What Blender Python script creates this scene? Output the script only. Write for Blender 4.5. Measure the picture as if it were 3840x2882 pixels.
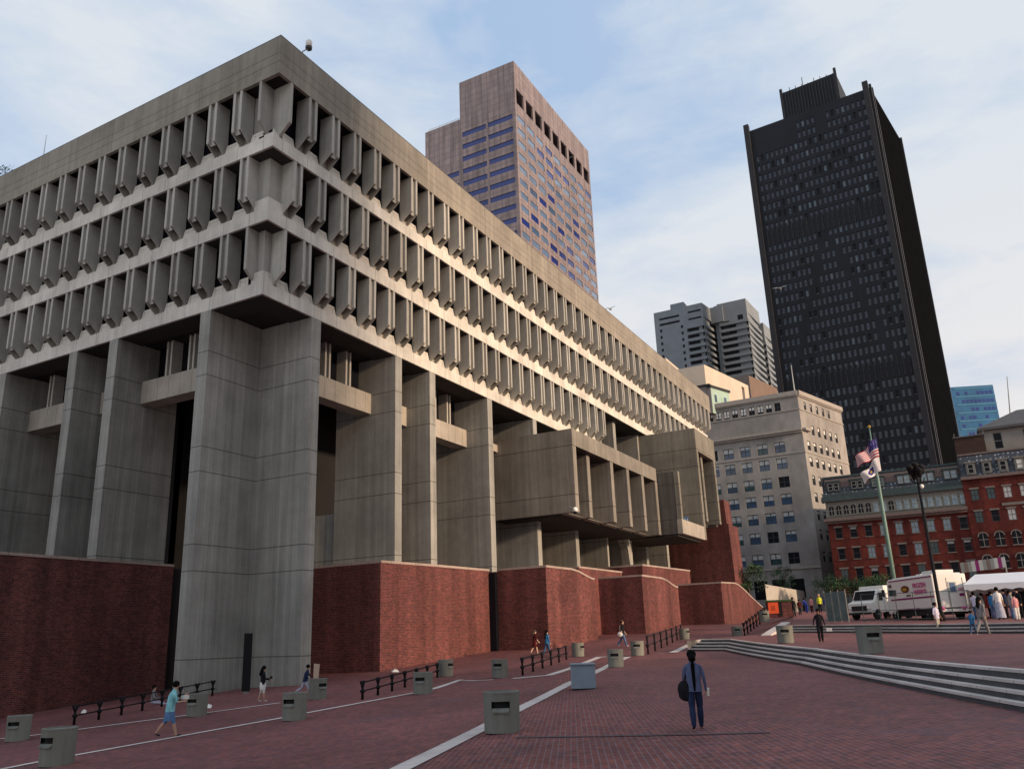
import bpy, bmesh, math, random
from mathutils import Vector, Matrix
random.seed(7)
R = math.radians
for o in list(bpy.data.objects): bpy.data.objects.remove(o)
SC = bpy.context.scene
COL = SC.collection

# ------------------------------------------------------------------ camera
CR = Vector((0.49709528, -0.86718431, -0.02979347))
CU = Vector((-0.22608387, -0.16259533, 0.960442))
CW = Vector((0.83772452, 0.47069536, 0.27688176))
FPX, CX, CY = 815.3707, -17.5058, 19.5867
cam_d = bpy.data.cameras.new("camera"); cam = bpy.data.objects.new("camera", cam_d); COL.objects.link(cam)
cam.matrix_world = Matrix(((CR.x, CU.x, -CW.x, 0), (CR.y, CU.y, -CW.y, 0), (CR.z, CU.z, -CW.z, 0), (0, 0, 0, 1)))
cam_d.sensor_width = 36; cam_d.lens = FPX / 1024 * 36
cam_d.shift_x = -CX / 1024; cam_d.shift_y = CY / 1024
cam_d.clip_start = 0.1; cam_d.clip_end = 3000
SC.camera = cam
# the camera stands at the origin, eye 1.6 m above the paving; survey helpers (photo pixel -> point on a known plane)
KS = 1024 / 3840
def ray(x, y): return CW * FPX + CR * (x * KS - 512 - CX) - CU * (y * KS - 384 - CY)
def atX(x, y, X): d = ray(x, y); return d * (X / d.x)
def atY(x, y, Y): d = ray(x, y); return d * (Y / d.y)
def atZ(x, y, Z): d = ray(x, y); return d * (Z / d.z)

# ------------------------------------------------------------------ world, sun, exposure
SUN = Vector((-0.11, -1.0, 0.235)).normalized()
el = math.asin(SUN.z); az = math.atan2(SUN.x, SUN.y)
w = bpy.data.worlds.new("World"); SC.world = w; w.use_nodes = True
nt = w.node_tree; N = nt.nodes; L = nt.links; N.clear()
out = N.new("ShaderNodeOutputWorld"); bg = N.new("ShaderNodeBackground"); L.new(bg.outputs[0], out.inputs[0])
sky = N.new("ShaderNodeTexSky"); sky.sky_type = 'NISHITA'; sky.sun_disc = False
sky.sun_elevation = el; sky.sun_rotation = az; sky.altitude = 50; sky.air_density = 1.0; sky.dust_density = 1.6; sky.ozone_density = 2.0
tc = N.new("ShaderNodeTexCoord")
def noise(scale, detail, rough, zs, dist=0.0, off=0.0):
    mp = N.new("ShaderNodeMapping"); mp.inputs['Scale'].default_value = (1, 1, zs); mp.inputs['Location'].default_value = (off, off * .7, 0)
    L.new(tc.outputs['Generated'], mp.inputs[0])
    n = N.new("ShaderNodeTexNoise"); n.inputs['Scale'].default_value = scale; n.inputs['Detail'].default_value = detail
    n.inputs['Roughness'].default_value = rough; n.inputs['Distortion'].default_value = dist
    L.new(mp.outputs[0], n.inputs[0]); return n
n1 = noise(1.9, 9, .56, 2.2, .3, 3.1); n2 = noise(7.0, 7, .6, 3.0, .4, 1.7)
ad = N.new("ShaderNodeMath"); ad.operation = 'MULTIPLY_ADD'; ad.inputs[1].default_value = .32
L.new(n2.outputs[0], ad.inputs[0]); L.new(n1.outputs[0], ad.inputs[2])
ramp = N.new("ShaderNodeValToRGB"); ramp.color_ramp.elements[0].position = .50; ramp.color_ramp.elements[1].position = .84
ramp.color_ramp.elements[0].color = (.10, .10, .10, 1); ramp.color_ramp.elements[1].color = (.95, .95, .95, 1)
L.new(ad.outputs[0], ramp.inputs[0])
# more and warmer cloud towards the horizon and the +X side
sx = N.new("ShaderNodeSeparateXYZ"); L.new(tc.outputs['Generated'], sx.inputs[0])
mz = N.new("ShaderNodeMapRange"); mz.inputs[1].default_value = 0.0; mz.inputs[2].default_value = .5; mz.inputs[3].default_value = 1; mz.inputs[4].default_value = 0
L.new(sx.outputs[2], mz.inputs[0])
my = N.new("ShaderNodeMapRange"); my.inputs[1].default_value = .85; my.inputs[2].default_value = -.15; my.inputs[3].default_value = 0; my.inputs[4].default_value = 1
L.new(sx.outputs[1], my.inputs[0])
m2 = N.new("ShaderNodeMath"); m2.operation = 'MULTIPLY_ADD'; m2.inputs[1].default_value = .35; L.new(mz.outputs[0], m2.inputs[0])
m3 = N.new("ShaderNodeMath"); m3.operation = 'MULTIPLY_ADD'; m3.inputs[1].default_value = .42; L.new(my.outputs[0], m3.inputs[0]); L.new(ramp.outputs[0], m3.inputs[2])
L.new(m3.outputs[0], m2.inputs[2]); m2.use_clamp = True
cc = N.new("ShaderNodeMixRGB"); cc.inputs[1].default_value = (6.9, 7.4, 8.0, 1); cc.inputs[2].default_value = (8.9, 8.2, 7.7, 1)
L.new(mz.outputs[0], cc.inputs[0])
blue = N.new("ShaderNodeMixRGB"); blue.blend_type = 'MIX'; blue.inputs[0].default_value = .8
L.new(sky.outputs[0], blue.inputs[1]); blue.inputs[2].default_value = (2.9, 5.0, 8.3, 1)
mix = N.new("ShaderNodeMixRGB"); L.new(m2.outputs[0], mix.inputs[0]); L.new(blue.outputs[0], mix.inputs[1]); L.new(cc.outputs[0], mix.inputs[2])
L.new(mix.outputs[0], bg.inputs[0]); bg.inputs[1].default_value = 0.105
sd = bpy.data.lights.new("sun", 'SUN'); so = bpy.data.objects.new("sun", sd); COL.objects.link(so)
sd.energy = 4.9; sd.angle = R(4.0); sd.color = (1.0, .71, .47)
so.rotation_euler = SUN.to_track_quat('Z', 'Y').to_euler(); so.location = (-40, -60, 60)
SC.view_settings.view_transform = 'Standard'; SC.view_settings.look = 'None'
SC.view_settings.exposure = 0.0; SC.view_settings.gamma = 1
SC.render.engine = 'CYCLES'

# ------------------------------------------------------------------ materials
MATS = {}
def nmat(name):
    m = bpy.data.materials.new(name); m.use_nodes = True
    return m, m.node_tree.nodes, m.node_tree.links, m.node_tree.nodes['Principled BSDF']
def mat(name, col, rough=.75, var=.12, scale=3.0, stretch=(1, 1, 1), bump=0.0, spec=.3, metal=0.0, hue=None, big=0.0, rnd=0.0):
    if name in MATS: return MATS[name]
    m, n, l, b = nmat(name)
    b.inputs['Roughness'].default_value = rough; b.inputs['Specular IOR Level'].default_value = spec; b.inputs['Metallic'].default_value = metal
    t = n.new("ShaderNodeTexCoord"); mp = n.new("ShaderNodeMapping"); mp.inputs['Scale'].default_value = stretch
    l.new(t.outputs['Object'], mp.inputs[0])
    nz = n.new("ShaderNodeTexNoise"); nz.inputs['Scale'].default_value = scale; nz.inputs['Detail'].default_value = 6; nz.inputs['Roughness'].default_value = .6
    l.new(mp.outputs[0], nz.inputs[0])
    r = n.new("ShaderNodeValToRGB"); r.color_ramp.elements[0].position = .25; r.color_ramp.elements[1].position = .75
    c2 = hue or col
    r.color_ramp.elements[0].color = (*[c * (1 - var) for c in col], 1); r.color_ramp.elements[1].color = (*[min(1, c * (1 + var)) for c in c2], 1)
    l.new(nz.outputs[0], r.inputs[0]); last = r.outputs[0]
    if big:
        nb = n.new("ShaderNodeTexNoise"); nb.inputs['Scale'].default_value = .13; nb.inputs['Detail'].default_value = 4; l.new(t.outputs['Object'], nb.inputs[0])
        mr = n.new("ShaderNodeMapRange"); mr.inputs[1].default_value = .3; mr.inputs[2].default_value = .7; mr.inputs[3].default_value = 1 - big; mr.inputs[4].default_value = 1 + big
        l.new(nb.outputs[0], mr.inputs[0]); mm = n.new("ShaderNodeMixRGB"); mm.blend_type = 'MULTIPLY'; mm.inputs[0].default_value = 1
        l.new(last, mm.inputs[1]); l.new(mr.outputs[0], mm.inputs[2]); last = mm.outputs[0]
    if rnd:
        oi = n.new("ShaderNodeObjectInfo"); mr = n.new("ShaderNodeMapRange"); mr.inputs[3].default_value = 1 - rnd; mr.inputs[4].default_value = 1 + rnd
        l.new(oi.outputs['Random'], mr.inputs[0]); mm = n.new("ShaderNodeMixRGB"); mm.blend_type = 'MULTIPLY'; mm.inputs[0].default_value = 1
        l.new(last, mm.inputs[1]); l.new(mr.outputs[0], mm.inputs[2]); last = mm.outputs[0]
    l.new(last, b.inputs['Base Color'])
    if bump:
        bp = n.new("ShaderNodeBump"); bp.inputs['Strength'].default_value = bump; bp.inputs['Distance'].default_value = .02
        l.new(nz.outputs[0], bp.inputs['Height']); l.new(bp.outputs[0], b.inputs['Normal'])
    MATS[name] = m; return m

def concrete(name, col, boards=True, joints=(), jw=.035, streak=.3, vj=None, rnd=0.0, grain=1.0):
    """board-marked cast concrete: vertical boards, rain streaks, dark lift joints at given heights"""
    m, n, l, b = nmat(name); b.inputs['Roughness'].default_value = .88; b.inputs['Specular IOR Level'].default_value = .2
    t = n.new("ShaderNodeTexCoord"); s = n.new("ShaderNodeSeparateXYZ"); l.new(t.outputs['Object'], s.inputs[0])
    def M(op, a, b_=None, c=None):
        q = n.new("ShaderNodeMath"); q.operation = op
        for i, v in enumerate((a, b_, c)):
            if v is None: continue
            if isinstance(v, (int, float)): q.inputs[i].default_value = v
            else: l.new(v, q.inputs[i])
        return q.outputs[0]
    def nz(scale, st, det=5, ro=.6):
        mp = n.new("ShaderNodeMapping"); mp.inputs['Scale'].default_value = st; l.new(t.outputs['Object'], mp.inputs[0])
        q = n.new("ShaderNodeTexNoise"); q.inputs['Scale'].default_value = scale; q.inputs['Detail'].default_value = det; q.inputs['Roughness'].default_value = ro
        l.new(mp.outputs[0], q.inputs[0]); return q.outputs[0]
    u = M('ADD', s.outputs[0], s.outputs[1])
    fac = nz(.35, (1, 1, 1), 6, .65)                       # blotches
    st = nz(1.0, (2.2, 2.2, .09), 5, .7)                   # long vertical streaks
    fi = nz(9, (1, 1, .6), 4, .7)                          # grain
    v = M('MULTIPLY_ADD', fac, 1.1, .45)
    v = M('MULTIPLY', v, M('MULTIPLY_ADD', st, streak * 2, 1 - streak))
    v = M('MULTIPLY', v, M('MULTIPLY_ADD', fi, .22 * grain, 1 - .11 * grain))
    hgt = fi
    if boards:
        wn = n.new("ShaderNodeTexWhiteNoise"); wn.noise_dimensions = '1D'; l.new(M('FLOOR', M('MULTIPLY', u, 4.2)), wn.inputs['W'])
        v = M('MULTIPLY', v, M('MULTIPLY_ADD', wn.outputs[0], .2, .9)); 
        fr = M('FRACT', M('MULTIPLY', u, 4.2)); ln = M('LESS_THAN', fr, .1)
        v = M('MULTIPLY', v, M('MULTIPLY_ADD', ln, -.16, 1)); hgt = M('SUBTRACT', fi, ln)
    if vj:
        fr = M('FRACT', M('DIVIDE', M('ADD', u, vj[1]), vj[0])); ln = M('LESS_THAN', fr, .045 / vj[0]); v = M('MULTIPLY', v, M('MULTIPLY_ADD', ln, -.4, 1))
    if joints:
        jj = None
        for z in joints:
            c = M('COMPARE', s.outputs[2], z, jw); jj = c if jj is None else M('MAXIMUM', jj, c)
        v = M('MULTIPLY', v, M('MULTIPLY_ADD', jj, -.58, 1))
    if rnd:
        oi = n.new("ShaderNodeObjectInfo"); v = M('MULTIPLY', v, M('MULTIPLY_ADD', oi.outputs['Random'], rnd * 2, 1 - rnd))
    mm = n.new("ShaderNodeMixRGB"); mm.blend_type = 'MULTIPLY'; mm.inputs[0].default_value = 1; mm.inputs[1].default_value = (*col, 1)
    l.new(v, mm.inputs[2]); l.new(mm.outputs[0], b.inputs['Base Color'])
    bp = n.new("ShaderNodeBump"); bp.inputs['Strength'].default_value = .5; bp.inputs['Distance'].default_value = .012
    l.new(hgt, bp.inputs['Height']); l.new(bp.outputs[0], b.inputs['Normal'])
    MATS[name] = m; return m

def brickmat(name, c1, c2, mortar, bw=.21, bh=.07, ground=False, var=.35, big=.25, rough=.85, off=.5, msize=.008, ang=0.0, spec=.25):
    m, n, l, b = nmat(name); b.inputs['Roughness'].default_value = rough; b.inputs['Specular IOR Level'].default_value = spec
    t = n.new("ShaderNodeTexCoord"); s = n.new("ShaderNodeSeparateXYZ"); cb = n.new("ShaderNodeCombineXYZ")
    if ground:
        mp = n.new("ShaderNodeMapping"); mp.inputs['Rotation'].default_value = (0, 0, ang); l.new(t.outputs['Object'], mp.inputs[0]); l.new(mp.outputs[0], s.inputs[0])
        l.new(s.outputs[0], cb.inputs[0]); l.new(s.outputs[1], cb.inputs[1])
    else:
        l.new(t.outputs['Object'], s.inputs[0]); a = n.new("ShaderNodeMath"); l.new(s.outputs[0], a.inputs[0]); l.new(s.outputs[1], a.inputs[1])
        l.new(a.outputs[0], cb.inputs[0]); l.new(s.outputs[2], cb.inputs[1])
    bt = n.new("ShaderNodeTexBrick"); bt.offset = off; bt.inputs['Scale'].default_value = 1; bt.inputs['Brick Width'].default_value = bw; bt.inputs['Row Height'].default_value = bh
    bt.inputs['Mortar Size'].default_value = msize; bt.inputs['Bias'].default_value = 0; bt.inputs['Mortar Smooth'].default_value = .3
    bt.inputs['Color1'].default_value = (*c1, 1); bt.inputs['Color2'].default_value = (*c2, 1); bt.inputs['Mortar'].default_value = (*mortar, 1)
    l.new(cb.outputs[0], bt.inputs[0]); last = bt.outputs[0]
    for sc, amt, det in ((.11, big, 5), (1.3, var * .6, 6), (6.0, var, 3)):
        nz = n.new("ShaderNodeTexNoise"); nz.inputs['Scale'].default_value = sc; nz.inputs['Detail'].default_value = det; nz.inputs['Roughness'].default_value = .65
        l.new(t.outputs['Object'], nz.inputs[0]); mr = n.new("ShaderNodeMapRange"); mr.inputs[1].default_value = .3; mr.inputs[2].default_value = .7
        mr.inputs[3].default_value = 1 - amt; mr.inputs[4].default_value = 1 + amt; l.new(nz.outputs[0], mr.inputs[0])
        mm = n.new("ShaderNodeMixRGB"); mm.blend_type = 'MULTIPLY'; mm.inputs[0].default_value = 1; l.new(last, mm.inputs[1]); l.new(mr.outputs[0], mm.inputs[2]); last = mm.outputs[0]
    if ground:
        for sc, lo, hi, colr_ in ((.35, .58, .70, (.10, .075, .10)), (.9, .62, .74, (.045, .022, .026)), (2.6, .66, .72, (.17, .11, .11))):
            nz = n.new("ShaderNodeTexNoise"); nz.inputs['Scale'].default_value = sc; nz.inputs['Detail'].default_value = 8; nz.inputs['Roughness'].default_value = .7
            l.new(t.outputs['Object'], nz.inputs[0]); mr = n.new("ShaderNodeMapRange"); mr.inputs[1].default_value = lo; mr.inputs[2].default_value = hi; mr.inputs[4].default_value = .55; l.new(nz.outputs[0], mr.inputs[0])
            mm = n.new("ShaderNodeMixRGB"); l.new(mr.outputs[0], mm.inputs[0]); l.new(last, mm.inputs[1]); mm.inputs[2].default_value = (*colr_, 1); last = mm.outputs[0]
    else:
        mp2 = n.new("ShaderNodeMapping"); mp2.inputs['Scale'].default_value = (.9, .9, .06); l.new(t.outputs['Object'], mp2.inputs[0])
        nz = n.new("ShaderNodeTexNoise"); nz.inputs['Scale'].default_value = 1.0; nz.inputs['Detail'].default_value = 7; l.new(mp2.outputs[0], nz.inputs[0]); mr = n.new("ShaderNodeMapRange"); mr.inputs[1].default_value = .35; mr.inputs[2].default_value = .65; mr.inputs[3].default_value = .72; mr.inputs[4].default_value = 1.2; l.new(nz.outputs[0], mr.inputs[0])
        mm = n.new("ShaderNodeMixRGB"); mm.blend_type = 'MULTIPLY'; mm.inputs[0].default_value = 1; l.new(last, mm.inputs[1]); l.new(mr.outputs[0], mm.inputs[2]); last = mm.outputs[0]
    l.new(last, b.inputs['Base Color'])
    bp = n.new("ShaderNodeBump"); bp.inputs['Strength'].default_value = .4; bp.inputs['Distance'].default_value = .01; bp.invert = True
    l.new(bt.outputs['Fac'], bp.inputs['Height']); l.new(bp.outputs[0], b.inputs['Normal'])
    MATS[name] = m; return m

JZ = (17.2, 15.7, 11.32, 9.85, 5.66, 4.18, -.57)
CON = (.27, .27, .252)
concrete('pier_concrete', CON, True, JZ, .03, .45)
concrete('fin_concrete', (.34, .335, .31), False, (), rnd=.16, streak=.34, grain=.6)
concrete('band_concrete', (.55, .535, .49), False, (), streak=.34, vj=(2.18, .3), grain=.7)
concrete('fascia_concrete', (.24, .222, .19), False, (34.3, 33.7), .02, .45, vj=(8.7, 2))
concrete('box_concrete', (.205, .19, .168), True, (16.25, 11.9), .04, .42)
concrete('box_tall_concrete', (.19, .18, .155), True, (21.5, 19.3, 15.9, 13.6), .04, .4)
concrete('lintel_concrete', (.34, .315, .275), False, (), streak=.15, vj=(1.09, 0))
concrete('bin_concrete', (.175, .18, .16), False, (), streak=.4, rnd=.1)
concrete('coping', (.34, .27, .24), False, (), streak=.1, vj=(1.4, 0))
concrete('granite', (.55, .49, .47), False, (), streak=.1, vj=(1.6, 0), grain=1.3)
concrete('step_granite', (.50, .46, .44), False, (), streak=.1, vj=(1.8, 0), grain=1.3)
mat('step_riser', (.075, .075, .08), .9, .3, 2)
mat('soffit', (.036, .034, .032), .9, .2, .5)  # near-black: shade of the undersides put into the colour
mat('void_dark', (.012, .012, .013), .9, .3, .3)  # stands in for deep shade on the recess backs
mat('glass_dark', (.008, .009, .013), .35, .3, .4, spec=.12)
mat('glass_blue', (.04, .075, .13), .12, .6, .35, spec=.6)
mat('mullion', (.42, .41, .38), .6, .1)
brickmat('hall_brick', (.150, .038, .034), (.070, .021, .021), (.15, .085, .08), bw=.3, bh=.1, msize=.012, var=.3, big=.2)
brickmat('paving', (.205, .056, .046), (.11, .037, .043), (.18, .12, .125), bw=.22, bh=.11, ground=True, var=.3, big=.3, msize=.011, ang=-.43, rough=.7)
brickmat('paving_terrace', (.23, .068, .056), (.135, .046, .048), (.18, .11, .11), bw=.22, bh=.11, ground=True, var=.3, big=.28, msize=.011, ang=-1.2, rough=.7)
brickmat('crescent_brick', (.135, .022, .016), (.10, .018, .014), (.08, .03, .025), bw=.5, bh=.16, msize=.02, var=.3, big=.15)

# ------------------------------------------------------------------ mesh helpers
class MB:
    def __init__(s): s.v = []; s.f = []; s.m = []; s.ms = []
    def mi(s, m):
        m = MATS[m] if isinstance(m, str) else m
        if m not in s.ms: s.ms.append(m)
        return s.ms.index(m)
    def faces(s, vs, fs, m):
        b = len(s.v); s.v += [tuple(v) for v in vs]; k = s.mi(m)
        for f in fs: s.f.append([b + i for i in f]); s.m.append(k)
    def box(s, x0, x1, y0, y1, z0, z1, m):
        vs = [(x0, y0, z0), (x1, y0, z0), (x1, y1, z0), (x0, y1, z0), (x0, y0, z1), (x1, y0, z1), (x1, y1, z1), (x0, y1, z1)]
        s.faces(vs, [(3, 2, 1, 0), (4, 5, 6, 7), (0, 1, 5, 4), (1, 2, 6, 5), (2, 3, 7, 6), (3, 0, 4, 7)], m)
    def prism(s, poly, vec, m):
        """closed polygon (3-D points) swept by vec"""
        n = len(poly); vec = Vector(vec); a = [Vector(p) for p in poly]; b = [p + vec for p in a]
        s.faces(a + b, [tuple(range(n))[::-1], tuple(range(n, 2 * n))] + [(i, (i + 1) % n, n + (i + 1) % n, n + i) for i in range(n)], m)
    def tube(s, pts, rad, m, n=8, cap=True):
        pts = [Vector(p) for p in pts]; rads = rad if isinstance(rad, (list, tuple)) else [rad] * len(pts); vs = []
        for i, p in enumerate(pts):
            d = (pts[min(i + 1, len(pts) - 1)] - pts[max(i - 1, 0)]).normalized()
            a = d.orthogonal().normalized() if abs(d.z) < .99 else Vector((1, 0, 0)); a = (a - d * a.dot(d)).normalized(); b = d.cross(a)
            for k in range(n): t = 2 * math.pi * k / n; vs.append(p + (a * math.cos(t) + b * math.sin(t)) * rads[i])
        fs = [(i * n + k, i * n + (k + 1) % n, (i + 1) * n + (k + 1) % n, (i + 1) * n + k) for i in range(len(pts) - 1) for k in range(n)]
        if cap: fs += [tuple(range(n))[::-1], tuple(range((len(pts) - 1) * n, len(pts) * n))]
        s.faces(vs, fs, m)
    def lathe(s, c, prof, m, n=24):
        c = Vector(c); vs = [c + Vector((r * math.cos(2 * math.pi * k / n), r * math.sin(2 * math.pi * k / n), z)) for r, z in prof for k in range(n)]
        fs = [(i * n + k, i * n + (k + 1) % n, (i + 1) * n + (k + 1) % n, (i + 1) * n + k) for i in range(len(prof) - 1) for k in range(n)]
        fs += [tuple(range(n))[::-1], tuple(range((len(prof) - 1) * n, len(prof) * n))]
        s.faces(vs, fs, m)
    def ball(s, c, r, m, n=10, sq=(1, 1, 1)):
        prof = [(max(.001, r * math.sin(math.pi * i / n)), -r * math.cos(math.pi * i / n)) for i in range(n + 1)]
        b = len(s.v); s.lathe((0, 0, 0), prof, m, n + 4)
        for i in range(b, len(s.v)): x, y, z = s.v[i]; s.v[i] = (c[0] + x * sq[0], c[1] + y * sq[1], c[2] + z * sq[2])
    def build(s, name, parent=None, bevel=0, smooth=False, loc=None):
        me = bpy.data.meshes.new(name); me.from_pydata(s.v, [], s.f); me.polygons.foreach_set('material_index', s.m)
        for m in s.ms: me.materials.append(m)
        if smooth: me.polygons.foreach_set('use_smooth', [True] * len(s.f))
        me.update(); o = bpy.data.objects.new(name, me); COL.objects.link(o)
        if parent: o.parent = parent
        if loc: o.location = loc
        if bevel:
            bv = o.modifiers.new("bevel", 'BEVEL'); bv.width = bevel; bv.segments = 2; bv.limit_method = 'ANGLE'; bv.angle_limit = R(40)
        return o
def empty(name, loc=(0, 0, 0), rz=0):
    o = bpy.data.objects.new(name, None); COL.objects.link(o); o.location = loc; o.rotation_euler = (0, 0, rz); o.empty_display_size = .3; return o
def tag(o, label=None, cat=None, group=None, kind=None):
    if label: o['label'] = label
    if cat: o['category'] = cat
    if group: o['group'] = group
    if kind: o['kind'] = kind
    return o
def copy_tree(o, parent=None):
    c = o.copy(); COL.objects.link(c); c.parent = parent
    for ch in list(o.children): copy_tree(ch, c)
    return c

# ------------------------------------------------------------------ ground
def G1(x, y):
    z = -1.63318569 + 6.45230023e-03 * x - 6.58429714e-02 * y + 1.41801353e-04 * x * x + 1.20356745e-03 * x * y - 1.51600195e-04 * y * y
    z = .9 - math.log(1 + math.exp((.9 - z) * 6)) / 6
    z = -4 + math.log(1 + math.exp((z + 4) * 6)) / 6
    return z
S2, S3 = .60, 1.05
def hit(x, y, off=0.0):
    """photo pixel -> point where its sight line meets the paving (+ level offset)"""
    d = ray(x, y); d = d / math.hypot(d.x, d.y); t = 3.0
    while t < 300:
        p = d * t
        if p.z <= G1(p.x, p.y) + off: return Vector((p.x, p.y, G1(p.x, p.y) + off))
        t += .04
    return d * 300
def gridmesh(name, P, m, nu, nv, smooth=True):
    mb = MB(); vs = [P(i / nu, j / nv) for j in range(nv + 1) for i in range(nu + 1)]
    fs = [(j * (nu + 1) + i, j * (nu + 1) + i + 1, (j + 1) * (nu + 1) + i + 1, (j + 1) * (nu + 1) + i) for j in range(nv) for i in range(nu)]
    mb.faces(vs, fs, m); return mb.build(name, smooth=smooth)
def gp(a, b):
    x = -30 + 330 * a * (0.35 + .65 * a) ; y = -90 + 260 * b
    return (x, y, G1(x, y))
tag(gridmesh('ground', gp, 'paving', 150, 130), kind='structure')
def poly_at(pl, s):
    n = len(pl) - 1; i = min(int(s * n), n - 1); f = s * n - i
    return (pl[i][0] * (1 - f) + pl[i + 1][0] * f, pl[i][1] * (1 - f) + pl[i + 1][1] * f)
BOT = [(51.0, 15.65), (49.9, 13.16), (35.97, 6.49), (23.04, 1.66), (17.24, -.43), (4.5, -4.9)]
TOP = [(52.9, 15.0), (52.0, 13.2), (36.5, 5.85), (23.4, 1.02), (17.5, -1.1), (4.7, -5.5)]
FBOT = [(57.9, 10.9), (57.5, 10.2), (54.28, 5.94), (44.32, -1.69), (36.5, -7.6), (20, -20)]
FTOP = [(58.9, 10.7), (58.4, 10.0), (55.3, 5.7), (45.2, -2.1), (37.2, -8.3), (20.6, -20.8)]
def P2(a, b):
    p, q = poly_at(TOP, a), poly_at(FTOP, a); x = p[0] * (1 - b) + q[0] * b; y = p[1] * (1 - b) + q[1] * b
    return (x, y, G1(x, y) + S2)
tag(gridmesh('terrace_paving', P2, 'paving_terrace', 60, 40), kind='structure')
FAR = [(330, 59), (330, 30), (330, 0), (330, -60), (250, -120), (60, -160)]
def P3(a, b):
    p, q = poly_at(FTOP, a), poly_at(FAR, a); b = b ** 1.6; x = p[0] * (1 - b) + q[0] * b; y = p[1] * (1 - b) + q[1] * b
    return (x, y, G1(x, y) + S3)
tag(gridmesh('upper_plaza_paving', P3, 'paving_terrace', 60, 60), kind='structure')
def band(name, pts, width, off=0.0, m='granite', th=.005):
    mb = MB(); P = []
    for i in range(len(pts) - 1):
        n = max(2, int((Vector(pts[i + 1]) - Vector(pts[i])).length / .8))
        P += [Vector(pts[i]).lerp(Vector(pts[i + 1]), k / n) for k in range(n)]
    P.append(Vector(pts[-1])); vs = []
    for i, p in enumerate(P):
        d = (P[min(i + 1, len(P) - 1)] - P[max(0, i - 1)]); d = Vector((-d.y, d.x, 0)).normalized() * width / 2
        for s in (-1, 1): q = p + d * s; vs.append((q.x, q.y, G1(q.x, q.y) + off + th + .012))
    mb.faces(vs, [(2 * i, 2 * i + 1, 2 * i + 3, 2 * i + 2) for i in range(len(P) - 1)], m)
    return tag(mb.build(name), kind='structure')
def skirt(name, pts, off, m):
    mb = MB(); vs = []
    for x, y in pts: z = G1(x, y) + off; vs += [(x, y, z - 1.6), (x, y, z)]
    mb.faces(vs, [(2 * i, 2 * i + 2, 2 * i + 3, 2 * i + 1) for i in range(len(pts) - 1)], m); return tag(mb.build(name), kind='structure')
def seg(a, b, n): return [(a[0] + (b[0] - a[0]) * i / n, a[1] + (b[1] - a[1]) * i / n) for i in range(n + 1)]
skirt('kerb', seg(BOT[0], TOP[0], 3) + seg(TOP[0], FBOT[0], 6), S2, 'step_granite')
def ramp_fn(p0, p1, off, w_, side):
    d = Vector((p1[0] - p0[0], p1[1] - p0[1])).normalized(); n_ = Vector((-d.y, d.x)) * side
    def f(a, b): x = p0[0] + (p1[0] - p0[0]) * a + n_.x * w_ * b; y = p0[1] + (p1[1] - p0[1]) * a + n_.y * w_ * b; return (x, y, G1(x, y) + off * (1 - b) - .02 * b)
    return f
tag(gridmesh('paving_ramp', ramp_fn(FTOP[0], FAR[0], S3, 4.0, 1), 'paving_terrace', 90, 8), kind='structure')
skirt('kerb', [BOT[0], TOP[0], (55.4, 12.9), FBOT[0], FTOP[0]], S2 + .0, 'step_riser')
def flight(name, A, B, base, rise, n, label):
    """n steps between the foot line A and the head line B: dark risers under pale granite nosings"""
    e = empty(name); tag(e, label, 'steps')
    mb = MB(); mr = MB(); NS = 50
    for k in range(n):
        f0, f1 = k / n, (k + 1) / n
        for i in range(NS):
            P = []
            for s in (i / NS, (i + 1) / NS):
                a, b = poly_at(A, s), poly_at(B, s)
                p0 = Vector((a[0] * (1 - f0) + b[0] * f0, a[1] * (1 - f0) + b[1] * f0, 0)); p1 = Vector((a[0] * (1 - f1) + b[0] * f1, a[1] * (1 - f1) + b[1] * f1, 0))
                g = G1(a[0], a[1]) + base; g1 = G1(b[0], b[1]) + base
                z0 = g * (1 - f0) + g1 * f0 + rise * k / n; z1 = g * (1 - f0) + g1 * f0 + rise * (k + 1) / n + (.012 if k == n - 1 else 0)
                P.append((p0, p1, z0, z1))
            (a0, a1, az0, az1), (b0, b1, bz0, bz1) = P
            nos = .055
            d = (a1 - a0); 
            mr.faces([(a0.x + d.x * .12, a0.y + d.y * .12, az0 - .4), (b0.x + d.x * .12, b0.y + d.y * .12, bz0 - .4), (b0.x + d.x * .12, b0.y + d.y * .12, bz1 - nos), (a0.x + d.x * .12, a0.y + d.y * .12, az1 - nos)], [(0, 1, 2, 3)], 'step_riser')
            q = 1.25 if k == n - 1 else 1.1
            top = [(a0.x, a0.y, az1), (b0.x, b0.y, bz1), (b0.x + (b1.x - b0.x) * q, b0.y + (b1.y - b0.y) * q, bz1), (a0.x + (a1.x - a0.x) * q, a0.y + (a1.y - a0.y) * q, az1)]
            bot = [(x, y, z - nos) for x, y, z in top]
            mb.faces(top + bot, [(0, 1, 2, 3), (7, 6, 5, 4), (4, 5, 1, 0), (6, 7, 3, 2)], 'step_granite')
    mr.build('riser', e); mb.build('tread', e); return e
flight('stone_steps', BOT, TOP, 0, S2, 4, 'long flight of pale stone steps rising from the lower brick plaza')
flight('stone_steps', FBOT, FTOP, S2, S3 - S2, 3, 'distant low stone steps in front of the white trucks and tent')
c3 = lambda x, y: (x * .36166, 2400 + y * .36166)
c4 = lambda x, y: (800 + x * .36166, 2350 + y * .36166)
c5 = lambda x, y: (1500 + x * .40687, 2150 + y * .40687)
c6 = lambda x, y: (2300 + x * .4108, 2200 + y * .4108)
c7 = lambda x, y: (3000 + x * .37975, 2300 + y * .37975)
c8 = lambda x, y: (3240 + x * .27125, 2050 + y * .27125)
c2 = lambda x, y: (2700 + x * .26027, 2050 + y * .26027)
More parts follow.
